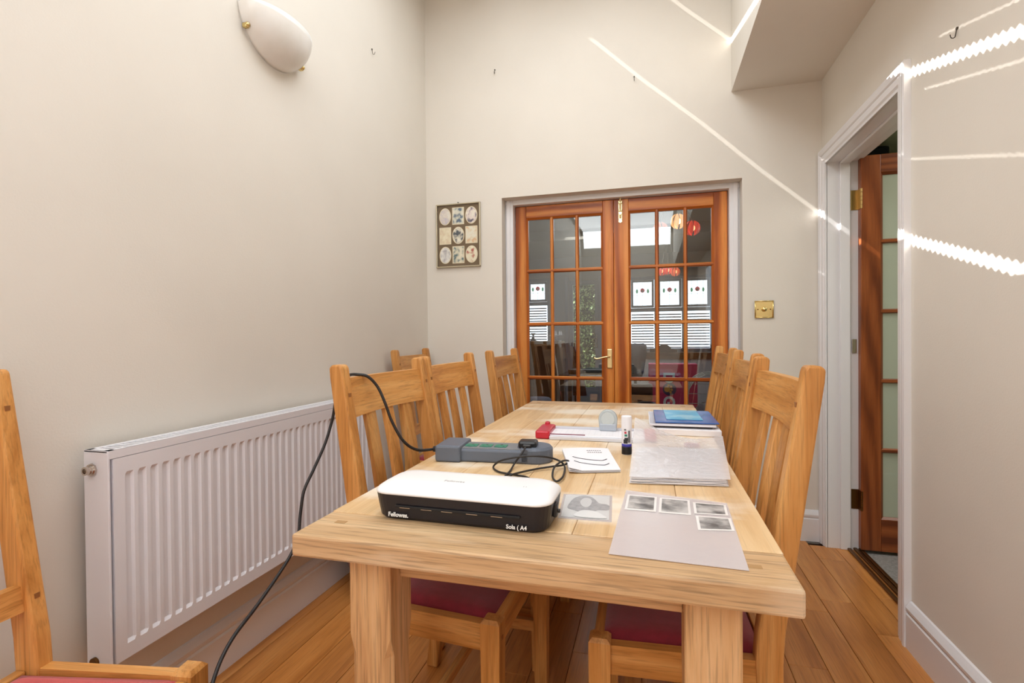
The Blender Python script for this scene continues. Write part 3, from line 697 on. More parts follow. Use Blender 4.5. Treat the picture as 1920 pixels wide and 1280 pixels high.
for (a, b2) in ((-0.525, -0.50), (0.082, 0.106)): tp(B().box(a, b2, 0.921, 2.25, 0.642, TZ-TT, 0.003), 'apron', M['legoak_y'])

# ------------------------------------------------------------------ dining chairs
CH, CW, PY = 1.033, 0.46, 0.034
def xfront(z):
    pts = [(0, 0.050), (0.25, 0.085), (0.44, 0.092), (0.50, 0.088), (0.75, 0.047), (1.033, 0.0)]
    for (a, xa), (b2, xb) in zip(pts, pts[1:]):
        if z <= b2: return xa+(xb-xa)*(z-a)/(b2-a)
    return 0.0
def post_mesh(s):
    th = [(0, 0.040), (0.25, 0.046), (0.44, 0.052), (0.50, 0.052), (0.75, 0.046), (1.0, 0.040), (1.025, 0.038), (1.033, 0.030)]
    fr_ = [(xfront(z)-(0.004 if z > 1.03 else 0), z) for z, _ in th]; bk_ = [(xfront(z)-w_+(0.002 if z > 1.03 else 0), z) for z, w_ in th]
    yc = s*(CW/2-PY/2)
    return B().prism(fr_+bk_[::-1], 1, yc-PY/2, yc+PY/2, 0.005)
def rail_curved(z0, z1, y0, y1, off, th, bow, arch=0.0):
    rings = []; n = 8
    for i in range(n+1):
        u = i/n; y = y0+(y1-y0)*u; b_ = bow*4*u*(1-u); zb = z0+arch*4*u*(1-u)
        xb, xt = xfront(z0)-off-b_, xfront(z1)-off-b_
        rings.append([(xb, y, zb), (xt, y, z1), (xt-th, y, z1), (xb-th, y, zb)])
    return B().loft(rings)
chair_meshes = {}
def make_chair(label, seatmat, loc, rz, sc, group='matching oak dining chairs'):
    t = thing('dining_chair', loc, rz, label, 'chair', group)
    t.scale = (1, 1, sc)
    if not chair_meshes:
        g = chair_meshes
        for s in (-1, 1): g['back_post', s] = post_mesh(s).mesh('back_post', M['oak_z'])
        iy = CW/2-PY
        g['crest'] = rail_curved(0.893, 0.996, -iy-0.004, iy+0.004, 0.010, 0.020, 0.012, 0.004).mesh('crest_rail', M['oak_y'])
        g['lower'] = rail_curved(0.555, 0.605, -iy-0.004, iy+0.004, 0.012, 0.020, 0.010).mesh('lower_back_rail', M['oak_y'])
        for k_ in (-1, 0, 1):
            yc = k_*0.099; u = (yc+iy)/(2*iy); rings = []
            for i in range(9):
                z = 0.60+(0.900-0.60)*i/8; bow = 0.011*4*u*(1-u)
                xo = xfront(z)-0.014-bow+0.003*sin(pi*i/8)
                wd = 0.0235
                rings.append([(xo, yc-wd, z), (xo+0.002, yc, z), (xo, yc+wd, z), (xo-0.012, yc+wd, z), (xo-0.012, yc-wd, z)])
            g['slat', k_] = B().loft(rings).mesh('back_slat', M['oak_z'])
        g['rail_b'] = B().box(0.045, 0.068, -iy, iy, 0.378, 0.438, 0.003).mesh('seat_rail', M['oak_y'])
        g['rail_f'] = B().box(0.392, 0.416, -0.207, 0.207, 0.378, 0.440, 0.005).mesh('seat_rail', M['oak_y'])
        for s in (-1, 1):
            g['leg', s] = B().loft([[(0.378+0.004, s*0.228-0.018, 0), (0.424-0.004, s*0.228-0.018, 0), (0.424-0.004, s*0.228+0.018, 0), (0.378+0.004, s*0.228+0.018, 0)],
                                    [(0.378, s*0.228-0.022, 0.40), (0.424, s*0.228-0.022, 0.40), (0.424, s*0.228+0.022, 0.40), (0.378, s*0.228+0.022, 0.40)],
                                    [(0.378, s*0.228-0.022, 0.446), (0.424, s*0.228-0.022, 0.446), (0.424, s*0.228+0.022, 0.446), (0.378, s*0.228+0.022, 0.446)],
                                    [(0.385, s*0.228-0.015, 0.454), (0.417, s*0.228-0.015, 0.454), (0.417, s*0.228+0.015, 0.454), (0.385, s*0.228+0.015, 0.454)]]).mesh('front_leg', M['oak_z'])
            y0, y1 = s*(CW/2-PY/2), s*0.228
            def slab(z0, z1, th, xa, xb):
                ya = y0+(y1-y0)*0.0
                return B().loft([[(xa, y0-th/2, z0), (xa, y0+th/2, z0), (xa, y0+th/2, z1), (xa, y0-th/2, z1)], [(xb, y1-th/2, z0), (xb, y1+th/2, z0), (xb, y1+th/2, z1), (xb, y1-th/2, z1)]])
            g['rail', s] = slab(0.378, 0.440, 0.024, 0.07, 0.385).mesh('seat_rail', M['oak_x'])
            g['str', s] = slab(0.165, 0.198, 0.018, 0.06, 0.385).mesh('stretcher', M['oak_x'])
        g['str', 0] = B().box(0.21, 0.23, -0.222, 0.222, 0.168, 0.195, 0.003).mesh('stretcher', M['oak_y'])
        g['str', 2] = B().box(0.035, 0.055, -iy, iy, 0.235, 0.268, 0.003).mesh('stretcher', M['oak_y'])
        # drop-in seat pad, softly domed
        def seat(mt):
            n = 14
            def P(u, v):
                x = 0.072+(0.40-0.072)*u; hw = (0.185+0.026*u)
                y = -hw+2*hw*v
                e = min(u, 1-u, v, 1-v); r_ = min(1, e/0.10)
                return (x, y, 0.436+0.012*(1-(1-r_)**2)+0.010*sin(pi*u)*sin(pi*v))
            return B().grid(n, n, P, 0.03).mesh('seat', mt, True)
        g['seat', 0] = seat(M['red_seat']); g['seat', 1] = seat(M['bright_seat'])
        g['peg'] = B().box(-0.0035, 0.0015, -0.005, 0.005, -0.005, 0.005).mesh('peg', M['peg'])
    g = chair_meshes
    for s in (-1, 1):
        inst('back_post', g['back_post', s], t, (0, 0, 0)); inst('front_leg', g['leg', s], t, (0, 0, 0))
        inst('seat_rail', g['rail', s], t, (0, 0, 0)); inst('stretcher', g['str', s], t, (0, 0, 0))
        for z in (0.955, 0.58): inst('peg', g['peg'], t, (xfront(z), s*(CW/2-PY/2), z))
        inst('peg', g['peg'], t, (0.4235, s*0.228, 0.41))
    inst('crest_rail', g['crest'], t, (0, 0, 0)); inst('lower_back_rail', g['lower'], t, (0, 0, 0))
    for k_ in (-1, 0, 1): inst('back_slat', g['slat', k_], t, (0, 0, 0))
    inst('seat_rail', g['rail_b'], t, (0, 0, 0)); inst('seat_rail', g['rail_f'], t, (0, 0, 0))
    inst('stretcher', g['str', 0], t, (0, 0, 0)); inst('stretcher', g['str', 2], t, (0, 0, 0))
    inst('seat', g['seat', 1 if seatmat == 'bright' else 0], t, (0, 0, 0))
    return t
A_ = pi
make_chair('oak dining chair with a black cable draped over its back, left of the table', 'red', (-0.749, 1.350, 0), R_(-2.0), 0.998)
make_chair('middle one of the three oak dining chairs along the left of the table', 'red', (-0.757, 1.866, 0), R_(-1.7), 0.998)
make_chair('oak dining chair at the far left end of the table, against the glazed double doors', 'red', (-0.745, 2.587, 0), R_(-1.6), 0.998)
make_chair('spare oak dining chair pushed into the back left corner below the photo frame', 'red', (-1.325, 2.68, 0), R_(2.5), 0.998)
make_chair('nearest of the oak dining chairs along the right of the table', 'red', (0.285, 1.335, 0), A_+R_(1.5), 1.004)
make_chair('middle one of the oak dining chairs along the right of the table', 'red', (0.319, 2.007, 0), A_+R_(-1.0), 1.004)
make_chair('oak dining chair furthest away on the right of the table, beyond the blue folder', 'red', (0.345, 2.745, 0), A_+R_(1.0), 1.004)
fc = make_chair('oak dining chair with bright red seat standing alone in front of the radiator', 'bright', (0, 0, 0), R_(12), 1.008)
fc.location = (-1.248, 0.507, 0); fc.rotation_euler = (0, 0, R_(7.5))

# ------------------------------------------------------------------ things on the table
Z = TZ+0.0006
# laminator
t = thing('laminator', (-0.353, 0.885, Z), R_(-1.0), 'black and white desktop laminator on the near end of the table', 'laminator')
def outline(hw, y0, y1, rf, rb, n=6):
    pts = []
    for cx, cy, a0, r in ((hw-rf, y0+rf, -90, rf), (hw-rb, y1-rb, 0, rb), (-hw+rb, y1-rb, 90, rb), (-hw+rf, y0+rf, 180, rf)):
        for i in range(n+1):
            a = R_(a0+90*i/n); pts.append((cx+r*cos(a), cy+r*sin(a)))
    return pts
def lrings(spec):
    return [[(x, y, z) for x, y in outline(*o)] for z, o in spec]
# the body is a black tub with a white lid whose front edge dips lower than the back
lb = B().loft(lrings([(0.0, (0.166, 0.004, 0.125, 0.026, 0.03)), (0.006, (0.172, -0.001, 0.13, 0.03, 0.034)), (0.030, (0.176, -0.005, 0.132, 0.032, 0.036)), (0.050, (0.179, -0.008, 0.134, 0.034, 0.038))]))
lb.build('base_shell', M['laminator_black'], t, False)
lb = B().loft(lrings([(0.0502, (0.1795, -0.0085, 0.1345, 0.034, 0.038)), (0.0535, (0.1795, -0.0085, 0.1345, 0.034, 0.038)), (0.058, (0.177, -0.003, 0.132, 0.034, 0.038)), (0.0625, (0.171, 0.012, 0.126, 0.032, 0.036)), (0.066, (0.163, 0.032, 0.118, 0.03, 0.034)), (0.067, (0.15, 0.045, 0.105, 0.028, 0.03))]))
lb.build('lid', M['laminator_white'], t, True)
sl_ = B().box(-0.125, 0.125, -0.0085, 0.004, 0.0255, 0.031, 0.001).build('feed_slot', mat('slot_black', srgb(8, 8, 12), 0.6), t)
for x in (-0.115, -0.07, -0.028, 0.022, 0.07): B().box(x, x+0.022, -0.0095, -0.0085, 0.0265, 0.0275).build('slot_guide', M['chrome'], t)
B().box(0.174, 0.183, 0.038, 0.056, 0.018, 0.044, 0.003).build('power_switch', M['black'], t)
B().box(0.180, 0.188, 0.043, 0.050, 0.026, 0.032, 0.001).build('release_lever', M['black'], t)
fm = Matrix.Rotation(R_(86), 4, 'X')
text('lettering', 'Fellowes.', 0.0115, M['print_white'], t, Matrix.Translation((-0.141, -0.0065, 0.008)) @ fm, offset=0.00025)
text('lettering', 'Sola\u2122\u27E8 A4' if False else 'Sola ( A4', 0.0105, M['print_white'], t, Matrix.Translation((0.098, -0.0062, 0.007)) @ fm, offset=0.0002)
text('lettering', 'Fellowes', 0.0125, M['print_grey'], t, Matrix.Translation((-0.048, 0.048, 0.0668)), ext=0.0003)
text('lettering', 'ı ı', 0.01, M['print_grey'], t, Matrix.Translation((0.115, 0.05, 0.0668)), ext=0.0003)

# extension block with four sockets
t = thing('extension_lead', (-0.44, 1.40, Z), R_(4.5), 'grey four gang extension block with green sockets on the table', 'extension block')
B().box(-0.160, -0.085, -0.062, 0.062, 0, 0.046, 0.006).build('switch_housing', M['slate'], t)
B().box(-0.095, 0.135, -0.050, 0.050, 0, 0.036, 0.006).build('socket_bar', M['slate'], t)
B().lathe([(0.050, 0), (0.052, 0.004), (0.052, 0.036), (0.046, 0.043), (0, 0.044)], (0.118, 0, 0), 28).box(0.085, 0.12, -0.05, 0.05, 0.001, 0.042, 0.004).build('end_cap', M['slate'], t)
B().box(-0.088, 0.085, -0.042, 0.042, 0.0355, 0.038, 0.001).build('face_plate', M['slate_top'], t)
text('lettering', 'SURGE', 0.014, M['print_grey'], t, Matrix.Translation((-0.115, -0.02, 0.0462)) @ Matrix.Rotation(pi/2, 4, 'Z'), ext=0.0003) if False else None
for x in (-0.065, -0.022, 0.021):
    s = B().lathe([(0.0185, 0), (0.0185, 0.0015), (0, 0.0016)], (x, -0.006, 0.0378), 24).box(x-0.0175, x+0.0175, -0.022, 0.012, 0.0376, 0.0392).build('socket', M['green'], t)
    h = B()
    h.box(x-0.003, x+0.003, 0.002, 0.009, 0.0391, 0.0396); 
    for q in (-0.010, 0.006): h.box(x+q, x+q+0.005, -0.014, -0.011, 0.0391, 0.0396)
    h.build('socket_hole', M['black'], s)
B().cyl((-0.185, 0, 0.022), (-0.158, 0, 0.022), 0.0085, 0.0105, n=14).build('cable_gland', M['black'], t)
# plug of the laminator in the fourth socket + its cord
t2 = thing('plug', (-0.338, 1.395, Z+0.038), R_(5), 'black three pin plug pushed into the right socket of the extension block', 'plug')
B().box(-0.026, 0.026, -0.021, 0.025, 0.0, 0.021, 0.006).box(-0.013, 0.013, -0.031, -0.018, 0.003, 0.015, 0.004).build('plug_body', M['black'], t2)
def TB(x, y, dz=0.004):
    """a point on the table top seen at photograph pixel x, y (used only to read positions off the photograph)"""
    d = r2*((x-960)/950)+u2*((640-y)/950)+fw; k_ = (TZ+dz-1.1)/d.z
    return Vector((0, 0, 1.1))+d*k_
def PY(x, y, Y):
    d = r2*((x-960)/950)+u2*((640-y)/950)+fw; k_ = Y/d.y
    return Vector((0, 0, 1.1))+d*k_
c = Vector((-0.336, 1.355, TZ+0.048))
pts = [c, c+Vector((-0.004, -0.03, -0.012)), TB(965, 868, 0.012), TB(957, 882), TB(946, 895), TB(956, 905), TB(980, 906), TB(995, 901), TB(987, 894), TB(960, 889), TB(935, 884), TB(925, 875), PY(940, 863, 1.29), PY(975, 856, 1.30), PY(1010, 855, 1.31), PY(1040, 860, 1.34), TB(1058, 872, 0.012), TB(1056, 892, 0.008), TB(1044, 902, 0.006), TB(1036, 893, 0.010), TB(1040, 875, 0.016), TB(1055, 864, 0.02), TB(1066, 864, 0.014), TB(1058, 871, 0.010), TB(1030, 875, 0.008), TB(1000, 880, 0.006), TB(965, 888, 0.010), TB(955, 893, 0.008), TB(948, 898, 0.008), TB(962, 907, 0.006)]
pts = pts[:-1] + [Vector((-0.315, 1.10, TZ+0.005)), Vector((-0.27, 1.05, TZ+0.012)), Vector((-0.265, 1.0235, TZ+0.02))]
tag(B().tube(pts, 0.0026, 8).build('power_cord', M['cord'], None, True), 'thin black power cord lying in loops on the table behind the laminator', 'cord')
# mains cable: from the extension block, over the chair back, down to the floor
def PXP(x, y, X):
    d = r2*((x-960)/950)+u2*((640-y)/950)+fw; k_ = X/d.x
    return Vector((0, 0, 1.1))+d*k_
cab = [(-0.622, 1.387, TZ+0.022), PXP(782, 843, -0.655), PXP(756, 826, -0.675), PXP(735, 790, -0.70), PXP(722, 755, -0.715), PXP(708, 725, -0.735), PXP(690, 706, -0.752), PXP(672, 702, -0.775), PXP(655, 703, -0.81), PXP(640, 716, -0.845), PXP(630, 745, -0.87), PXP(624, 782, -0.885), PXP(610, 830, -0.895), PXP(588, 880, -0.90), PXP(570, 920, -0.905), PXP(563, 965, -0.905), PXP(559, 1005, -0.90), PXP(545, 1040, -0.90), PXP(520, 1080, -0.895), PXP(478, 1140, -0.88), PXP(440, 1190, -0.86), PXP(415, 1235, -0.85), PXP(398, 1282, -0.84), PXP(385, 1330, -0.82), PXP(372, 1390, -0.80)]
cab = [Vector(p) for p in cab]
last = cab[-1]; cab += [Vector((last.x+0.01, last.y-0.03, 0.02)), Vector((last.x+0.05, last.y-0.15, 0.006)), Vector((last.x+0.2, last.y-0.6, 0.006))]
tag(B().tube(cab, 0.0042, 8).build('mains_cable', M['cord'], None, True), 'thick black mains cable running over a chair back and down past the radiator', 'cable')

# folded instruction leaflet
def quad(P, n=10, f=lambda u, v: 0, th=0.001):
    a, b2, c, d = [Vector(p) for p in P]        # a far-left, b far-right, c near-right, d near-left
    def Q(u, v):
        p = a*(1-u)*(1-v)+b2*u*(1-v)+c*u*v+d*(1-u)*v
        return (p.x, p.y, p.z+f(u, v))
    return Q
lf = [TB(1054, 845, 0.003), TB(1140, 845, 0.003), TB(1164, 884, 0.003), TB(1067, 886, 0.003)]
wav = lambda u, v: 0.006*abs(sin(2.2*u+0.4))*(1-v)*0.8+0.008*max(0, 1-4*u)*v
t = thing('leaflet', (lf[0]+lf[2])/2-Vector((0, 0, 0.003)), 0, 'white folded instruction leaflet beside the looped cord', 'leaflet')
iv = Matrix.Translation(t.location).inverted()
for i, dz in enumerate((0.0, 0.0025, 0.005)):
    q = quad(lf, f=lambda u, v: dz+wav(u, v)*(0.5+0.3*i))
    o = B().grid(12, 10, q, 0.0008).build('sheet', M['paper'], t); o.matrix_parent_inverse = iv
def on_leaf(u, v, dz=0.0085): 
    q = quad(lf, f=lambda a, b2: 0.005+wav(a, b2)*1.1)(u, v); return Vector(q)+Vector((0, 0, 0.0006))
for (v0, us) in ((0.45, (0.16, 0.84)), (0.64, (0.16, 0.84))):
    ps = [on_leaf(us[0]+(us[1]-us[0])*k_/7, v0+0.17*sin(pi*0.62*k_/7)-(0.05 if k_ == 7 else 0)) for k_ in range(8)]
    o = B().tube(ps, 0.0011, 5).build('printed_line', M['ink'], t); o.matrix_parent_inverse = iv
o = B()
for r_ in range(2):
    for k_ in range(7):
        a = on_leaf(0.52+0.045*k_, 0.16+0.09*r_); o.box(a.x-0.0018, a.x+0.0018, a.y-0.003, a.y+0.003, a.z, a.z+0.0003)
o = o.build('printed_text', M['print_grey'], t); o.matrix_parent_inverse = iv

# paper trimmer
t = thing('paper_trimmer', (-0.19, 1.775, Z), R_(1.5), 'red and white paper trimmer lying across the table', 'paper trimmer')
B().box(-0.165, 0.195, -0.055, 0.075, 0, 0.014, 0.003).build('base', M['paper'], t)
B().box(-0.200, -0.150, -0.066, 0.080, 0, 0.028, 0.006).box(-0.19, -0.172, 0.07, 0.092, 0.004, 0.036, 0.005).build('end_cap', M['red'], t)
B().box(0.165, 0.205, -0.060, 0.080, 0, 0.024, 0.01).build('end_cap', M['red'], t)
B().box(-0.150, 0.165, 0.062, 0.080, 0.012, 0.022, 0.003).build('cutting_rail', mat('rail_grey', srgb(200, 200, 208), 0.3), t)
B().box(-0.150, -0.03, -0.052, -0.044, 0.014, 0.0165, 0.001).build('measure_strip', M['maroon'], t)
gd_ = B()
for i in range(15): gd_.box(-0.14+0.02*i, -0.1395+0.02*i, -0.04, 0.055, 0.014, 0.0143)
for i in range(5): gd_.box(-0.145, 0.16, -0.035+0.02*i, -0.0345+0.02*i, 0.014, 0.0143)
gd_.build('grid_lines', mat('pale_grid', srgb(206, 208, 214), 0.5), t)
B().box(-0.15, 0.165, -0.072, -0.055, 0.0, 0.012, 0.002).build('edge_guide', mat('clear_grey', srgb(214, 216, 226), 0.2), t)
# tape dispenser (domed grey box)
t = thing('tape_dispenser', (-0.150, 1.835, Z+0.0145), R_(0), 'domed pale grey plastic dispenser standing on the paper trimmer', 'dispenser')
pts = [(-0.030, 0), (0.030, 0)]+[(0.033*cos(a), 0.042+0.033*sin(a)) for a in [pi*i/14 for i in range(15)]]
B().prism(pts, 1, -0.012, 0.012, 0.004).build('body', mat('dispenser_grey', srgb(186, 194, 196), 0.25), t)
pts = [(0.024*cos(a), 0.042+0.024*sin(a)) for a in [2*pi*i/24 for i in range(24)]]
B().prism(pts, 1, -0.0145, -0.0115, 0.001).build('window', mat('dispenser_clear', srgb(200, 206, 204), 0.1), t)
B().box(-0.030, 0.030, -0.016, 0.014, 0.0, 0.026, 0.004).build('foot', mat('dispenser_foot', srgb(178, 186, 196), 0.3), t)
# glue stick
t = thing('glue_stick', (-0.072, 1.545, Z), 0, 'white glue stick with a black and blue base standing on the table', 'glue stick')
B().lathe([(0.0135, 0), (0.0150, 0.001), (0.0150, 0.022), (0.0145, 0.024)], (0, 0, 0)).build('base_cap', M['black'], t, False)
B().lathe([(0.0147, 0.0235), (0.0147, 0.032)], (0, 0, 0)).build('blue_band', mat('blue_band', srgb(62, 60, 170), 0.4), t, True)
B().lathe([(0.0145, 0.0), (0.0145, 0.075), (0.0155, 0.076), (0.0155, 0.111), (0.0145, 0.114), (0, 0.115)], (0, 0, 0)).build('tube', M['paper'], t, False)
for (z, a, sx, sz, mt) in ((0.040, -100, 0.006, 0.006, M['ink']), (0.047, -92, 0.005, 0.004, M['ink']), (0.058, -95, 0.004, 0.003, M['green']), (0.066, -100, 0.003, 0.003, M['red']), (0.075, -103, 0.003, 0.002, M['print_grey']), (0.045, -60, 0.004, 0.008, M['print_grey']), (0.062, -58, 0.003, 0.010, M['print_grey'])):
    a = R_(a); r_ = 0.0150 if z < 0.07 else 0.0158
    B().box(-sx, sx, -0.0004, 0.0006, -sz, sz, 0.0002).build('print_mark', mt, t).matrix_local = Matrix.Translation((r_*cos(a), r_*sin(a), z)) @ Matrix.Rotation(a+pi/2, 4, 'Z')

# clear plastic materials
def clear(name, mixf, col=(0.9, 0.9, 0.93, 1), rough=0.15, white=0.35):
    m = bpy.data.materials.new(name); m.use_nodes = True; nt = m.node_tree; b = nt.nodes['Principled BSDF']
    b.inputs['Base Color'].default_value = col; b.inputs['Roughness'].default_value = rough; b.inputs['Alpha'].default_value = mixf
    tc = nt.nodes.new('ShaderNodeTexCoord'); n = nt.nodes.new('ShaderNodeTexNoise'); n.inputs['Scale'].default_value = 22; n.inputs['Detail'].default_value = 3; n.inputs['Distortion'].default_value = 1.5
    nt.links.new(tc.outputs['Object'], n.inputs['Vector']); bp = nt.nodes.new('ShaderNodeBump'); bp.inputs['Strength'].default_value = 0.5 if 'sleeve' in name or 'pouch' in name else 0.12; bp.inputs['Distance'].default_value = 0.004
    nt.links.new(n.outputs[0], bp.inputs['Height']); nt.links.new(bp.outputs[0], b.inputs['Normal'])
    return m
M['pouch'] = clear('laminate_film', 0.55, srgb(232, 224, 226), 0.25)
M['sleeve'] = clear('clear_sleeve', 0.42, srgb(244, 242, 244), 0.12)
# laminated photograph of a person with long hair (grey)
def grey_photo(name, sc, seed):
    return smudge(name, srgb(120, 118, 120), srgb(176, 174, 176), srgb(214, 212, 212), sc, seed)
def sheet_obj(name, P, mt, parent, dz, th=0.0006, n=2, f=lambda u, v: 0):
    o = B().grid(n, n, quad([Vector(p)+Vector((0, 0, dz)) for p in P], f=f), th).build(name, mt, parent)
    if parent is not None: o.matrix_parent_inverse = Matrix.Translation(parent.location).inverted()
    return o
def inset(P, k_):
    c = sum((Vector(p) for p in P), Vector())/4; return [c+(Vector(p)-c)*k_ for p in P]
P = [TB(1057, 926, 0), TB(1148, 929, 0), TB(1147, 979, 0), TB(1046, 971, 0)]
t = thing('laminated_photo', sum(P, Vector())/4, 0, 'grey portrait photograph laminated in a pouch, right of the laminator', 'photograph')
sheet_obj('pouch', P, M['pouch'], t, 0.0006)
I = inset(P, 0.90); ph = sheet_obj('photo', I, mat('photo_pale', srgb(206, 206, 206), 0.3), t, 0.0013)
def blob(pts, P, mt, dz, parent, nm):
    n_ = len(pts); sm = []
    for i in range(n_):
        p0, p1, p2, p3 = pts[i-1], pts[i], pts[(i+1) % n_], pts[(i+2) % n_]
        for k_ in range(4):
            t_ = k_/4; sm.append(tuple(0.5*(2*p1[j]+(p2[j]-p0[j])*t_+(2*p0[j]-5*p1[j]+4*p2[j]-p3[j])*t_*t_+(3*p1[j]-p0[j]-3*p2[j]+p3[j])*t_**3) for j in (0, 1)))
    pts = sm
    q = quad(P); bm = bmesh.new()
    v = [bm.verts.new(Vector(q(a, b2))+Vector((0, 0, dz))) for a, b2 in pts]; bm.faces.new(v)
    r_ = bmesh.ops.extrude_face_region(bm, geom=bm.faces[:]); bmesh.ops.translate(bm, verts=[e for e in r_['geom'] if isinstance(e, bmesh.types.BMVert)], vec=(0, 0, 0.0002))
    bmesh.ops.recalc_face_normals(bm, faces=bm.faces); b_ = B(); b_.bm.free(); b_.bm = bm; o = b_.build(nm, mt, parent); o.matrix_parent_inverse = Matrix.Translation(parent.location).inverted(); return o
hair = mat('printed_hair', srgb(172, 171, 173), 0.35, noise=(srgb(140, 139, 142), 90, 0.3, 0.7)); face = mat('printed_face', srgb(198, 197, 198), 0.35)
blob([(0.10, 0.62), (0.14, 0.35), (0.22, 0.15), (0.38, 0.04), (0.56, 0.06), (0.68, 0.2), (0.78, 0.36), (0.98, 0.42), (0.98, 0.62), (0.74, 0.66), (0.66, 0.85), (0.5, 0.95), (0.40, 0.80), (0.24, 0.70)], I, hair, 0.0016, t, 'printed_figure')
blob([(0.30, 0.97), (0.34, 0.78), (0.48, 0.70), (0.70, 0.72), (0.86, 0.84), (0.92, 0.97)], I, mat('printed_dress', srgb(222, 222, 222), 0.35), 0.0022, t, 'printed_figure')
blob([(0.36, 0.30), (0.42, 0.16), (0.52, 0.14), (0.60, 0.24), (0.60, 0.42), (0.53, 0.56), (0.43, 0.54), (0.37, 0.42)], I, face, 0.0019, t, 'printed_figure')
# A4 pouch with small photographs tucked in
P = [TB(1174, 920, 0), TB(1363, 945, 0), TB(1405, 1072, 0), TB(1141, 1040, 0)]
t = thing('laminating_sheet', sum(P, Vector())/4, 0, 'large clear laminating sheet holding small prints, at the near right of the table', 'laminating sheet')
sheet_obj('film', P, M['pouch'], t, 0.0022, 0.0008)
minis = [((1177, 929), (1232, 934), (1230, 962), (1171, 957)), ((1237, 935), (1293, 940), (1296, 968), (1235, 963)), ((1299, 944), (1361, 949), (1366, 969), (1302, 965)), ((1304, 969), (1370, 974), (1378, 998), (1309, 996))]
labs = ['small monochrome print furthest left in the clear sheet', 'small monochrome print second from the left in the clear sheet', 'small monochrome print at the far right corner of the clear sheet', 'small monochrome print lying just below the right corner print in the clear sheet']
for i, q in enumerate(minis):
    Q = [TB(*p, 0) for p in q]
    tt = thing('photo_print', sum(Q, Vector())/4, 0, labs[i], 'photograph', 'small monochrome prints in the clear sheet')
    sheet_obj('border', Q, mat('print_border', srgb(238, 234, 232), 0.4), tt, 0.0031, 0.0005)
    sheet_obj('picture', inset(Q, 0.84), smudge('mono_print_%d' % i, srgb(96, 94, 94), srgb(150, 147, 146), srgb(196, 192, 190), 26, 20+i), tt, 0.0034, 0.0004)
# pack of clear pouches with a curling sleeve
P = [TB(1181, 866, 0), TB(1360, 874, 0), TB(1362, 914, 0), TB(1181, 908, 0)]
t = thing('pouch_pack', sum(P, Vector())/4, 0, 'stack of glossy clear plastic pouches on the right of the table', 'plastic pouches')
P = [Vector((-0.052, 1.235, TZ)), Vector((-0.048, 1.60, TZ)), Vector((0.200, 1.62, TZ)), Vector((0.172, 1.262, TZ))]
P = [P[1], P[2], P[3], P[0]]
for i in range(5):
    k_ = 1-0.012*i
    sheet_obj('pouch', [p+Vector((random.uniform(-0.002, 0.002), random.uniform(-0.003, 0.003), 0)) for p in inset(P, k_)], clear('pouch_film_%d' % i, 0.8, srgb(246, 244, 248), 0.15), t, 0.004+0.0026*i, 0.0018, 10, f=lambda u, v: 0.0009*sin(9*u+i)*sin(6*v+i*2))
sheet_obj('sleeve', [P[0]+Vector((-0.004, 0.10, 0.038)), P[1]+Vector((0.012, 0.06, 0.018)), P[2]+Vector((0.004, 0.0, 0)), P[3]+Vector((0, -0.004, 0))], M['sleeve'], t, 0.019, 0.0006, 14, f=lambda u, v: 0.006*sin(7*u)*(1-v)+0.03*max(0, 1-3.2*u)*(1-v)**2-0.012*sin(pi*u)*(1-v)**2)
rd = B().box(0.10, 0.145, 1.68, 1.70, TZ, TZ+0.012, 0.003).build('red_marker', M['red'])
tag(rd, 'short red plastic bar lying behind the pouch stack', 'plastic bar')
# books and folders
def rect(name, x0, x1, y0, y1, z0, z1, m, label, cat, rz=0, bev=0.002, group=None):
    o = B().box(-(x1-x0)/2, (x1-x0)/2, -(y1-y0)/2, (y1-y0)/2, 0, z1-z0, bev).build(name, m, None); o.location = ((x0+x1)/2, (y0+y1)/2, z0); o.rotation_euler = (0, 0, rz)
    tag(o, label, cat, group); return o
z = Z
rect('white_box', -0.004, 0.232, 1.868, 2.17, z, z+0.021, M['paper'], 'flat white box at the bottom of the stack on the table', 'box', R_(0.5))
z += 0.0215
dk = rect('dark_book', -0.004, 0.205, 1.90, 2.17, z, z+0.008, mat('dark_cover', srgb(66, 56, 56), 0.4), 'thin dark book between the white box and the clear case', 'book', R_(1)); z += 0.0085
cc = rect('clear_case', -0.010, 0.215, 1.885, 2.19, z, z+0.006, clear('case_clear', 0.75, srgb(206, 196, 204), 0.15), 'clear plastic document case edged in white under the blue folder', 'document case', R_(1)); z += 0.0065
e_ = B().box(-0.113, 0.113, -0.153, -0.150, -0.0005, 0.006, 0.001).box(-0.113, -0.110, -0.153, 0.153, -0.0005, 0.006, 0.001).build('edging', M['paper'], cc)
rect('blue_folder', 0.010, 0.228, 1.905, 2.205, z, z+0.005, mat('blue_folder', srgb(44, 96, 164), 0.25, noise=(srgb(90, 110, 180), 9, 0.4, 0.7)), 'blue plastic folder on top of the stack on the table', 'folder', R_(1)); z += 0.0055
rect('blue_card', 0.050, 0.178, 1.955, 2.195, z, z+0.0015, mat('pale_blue_card', srgb(70, 172, 214), 0.3, noise=(srgb(150, 204, 226), 10, 0.48, 0.6)), 'light blue card lying on the blue folder', 'card', R_(1.5), 0.0004)

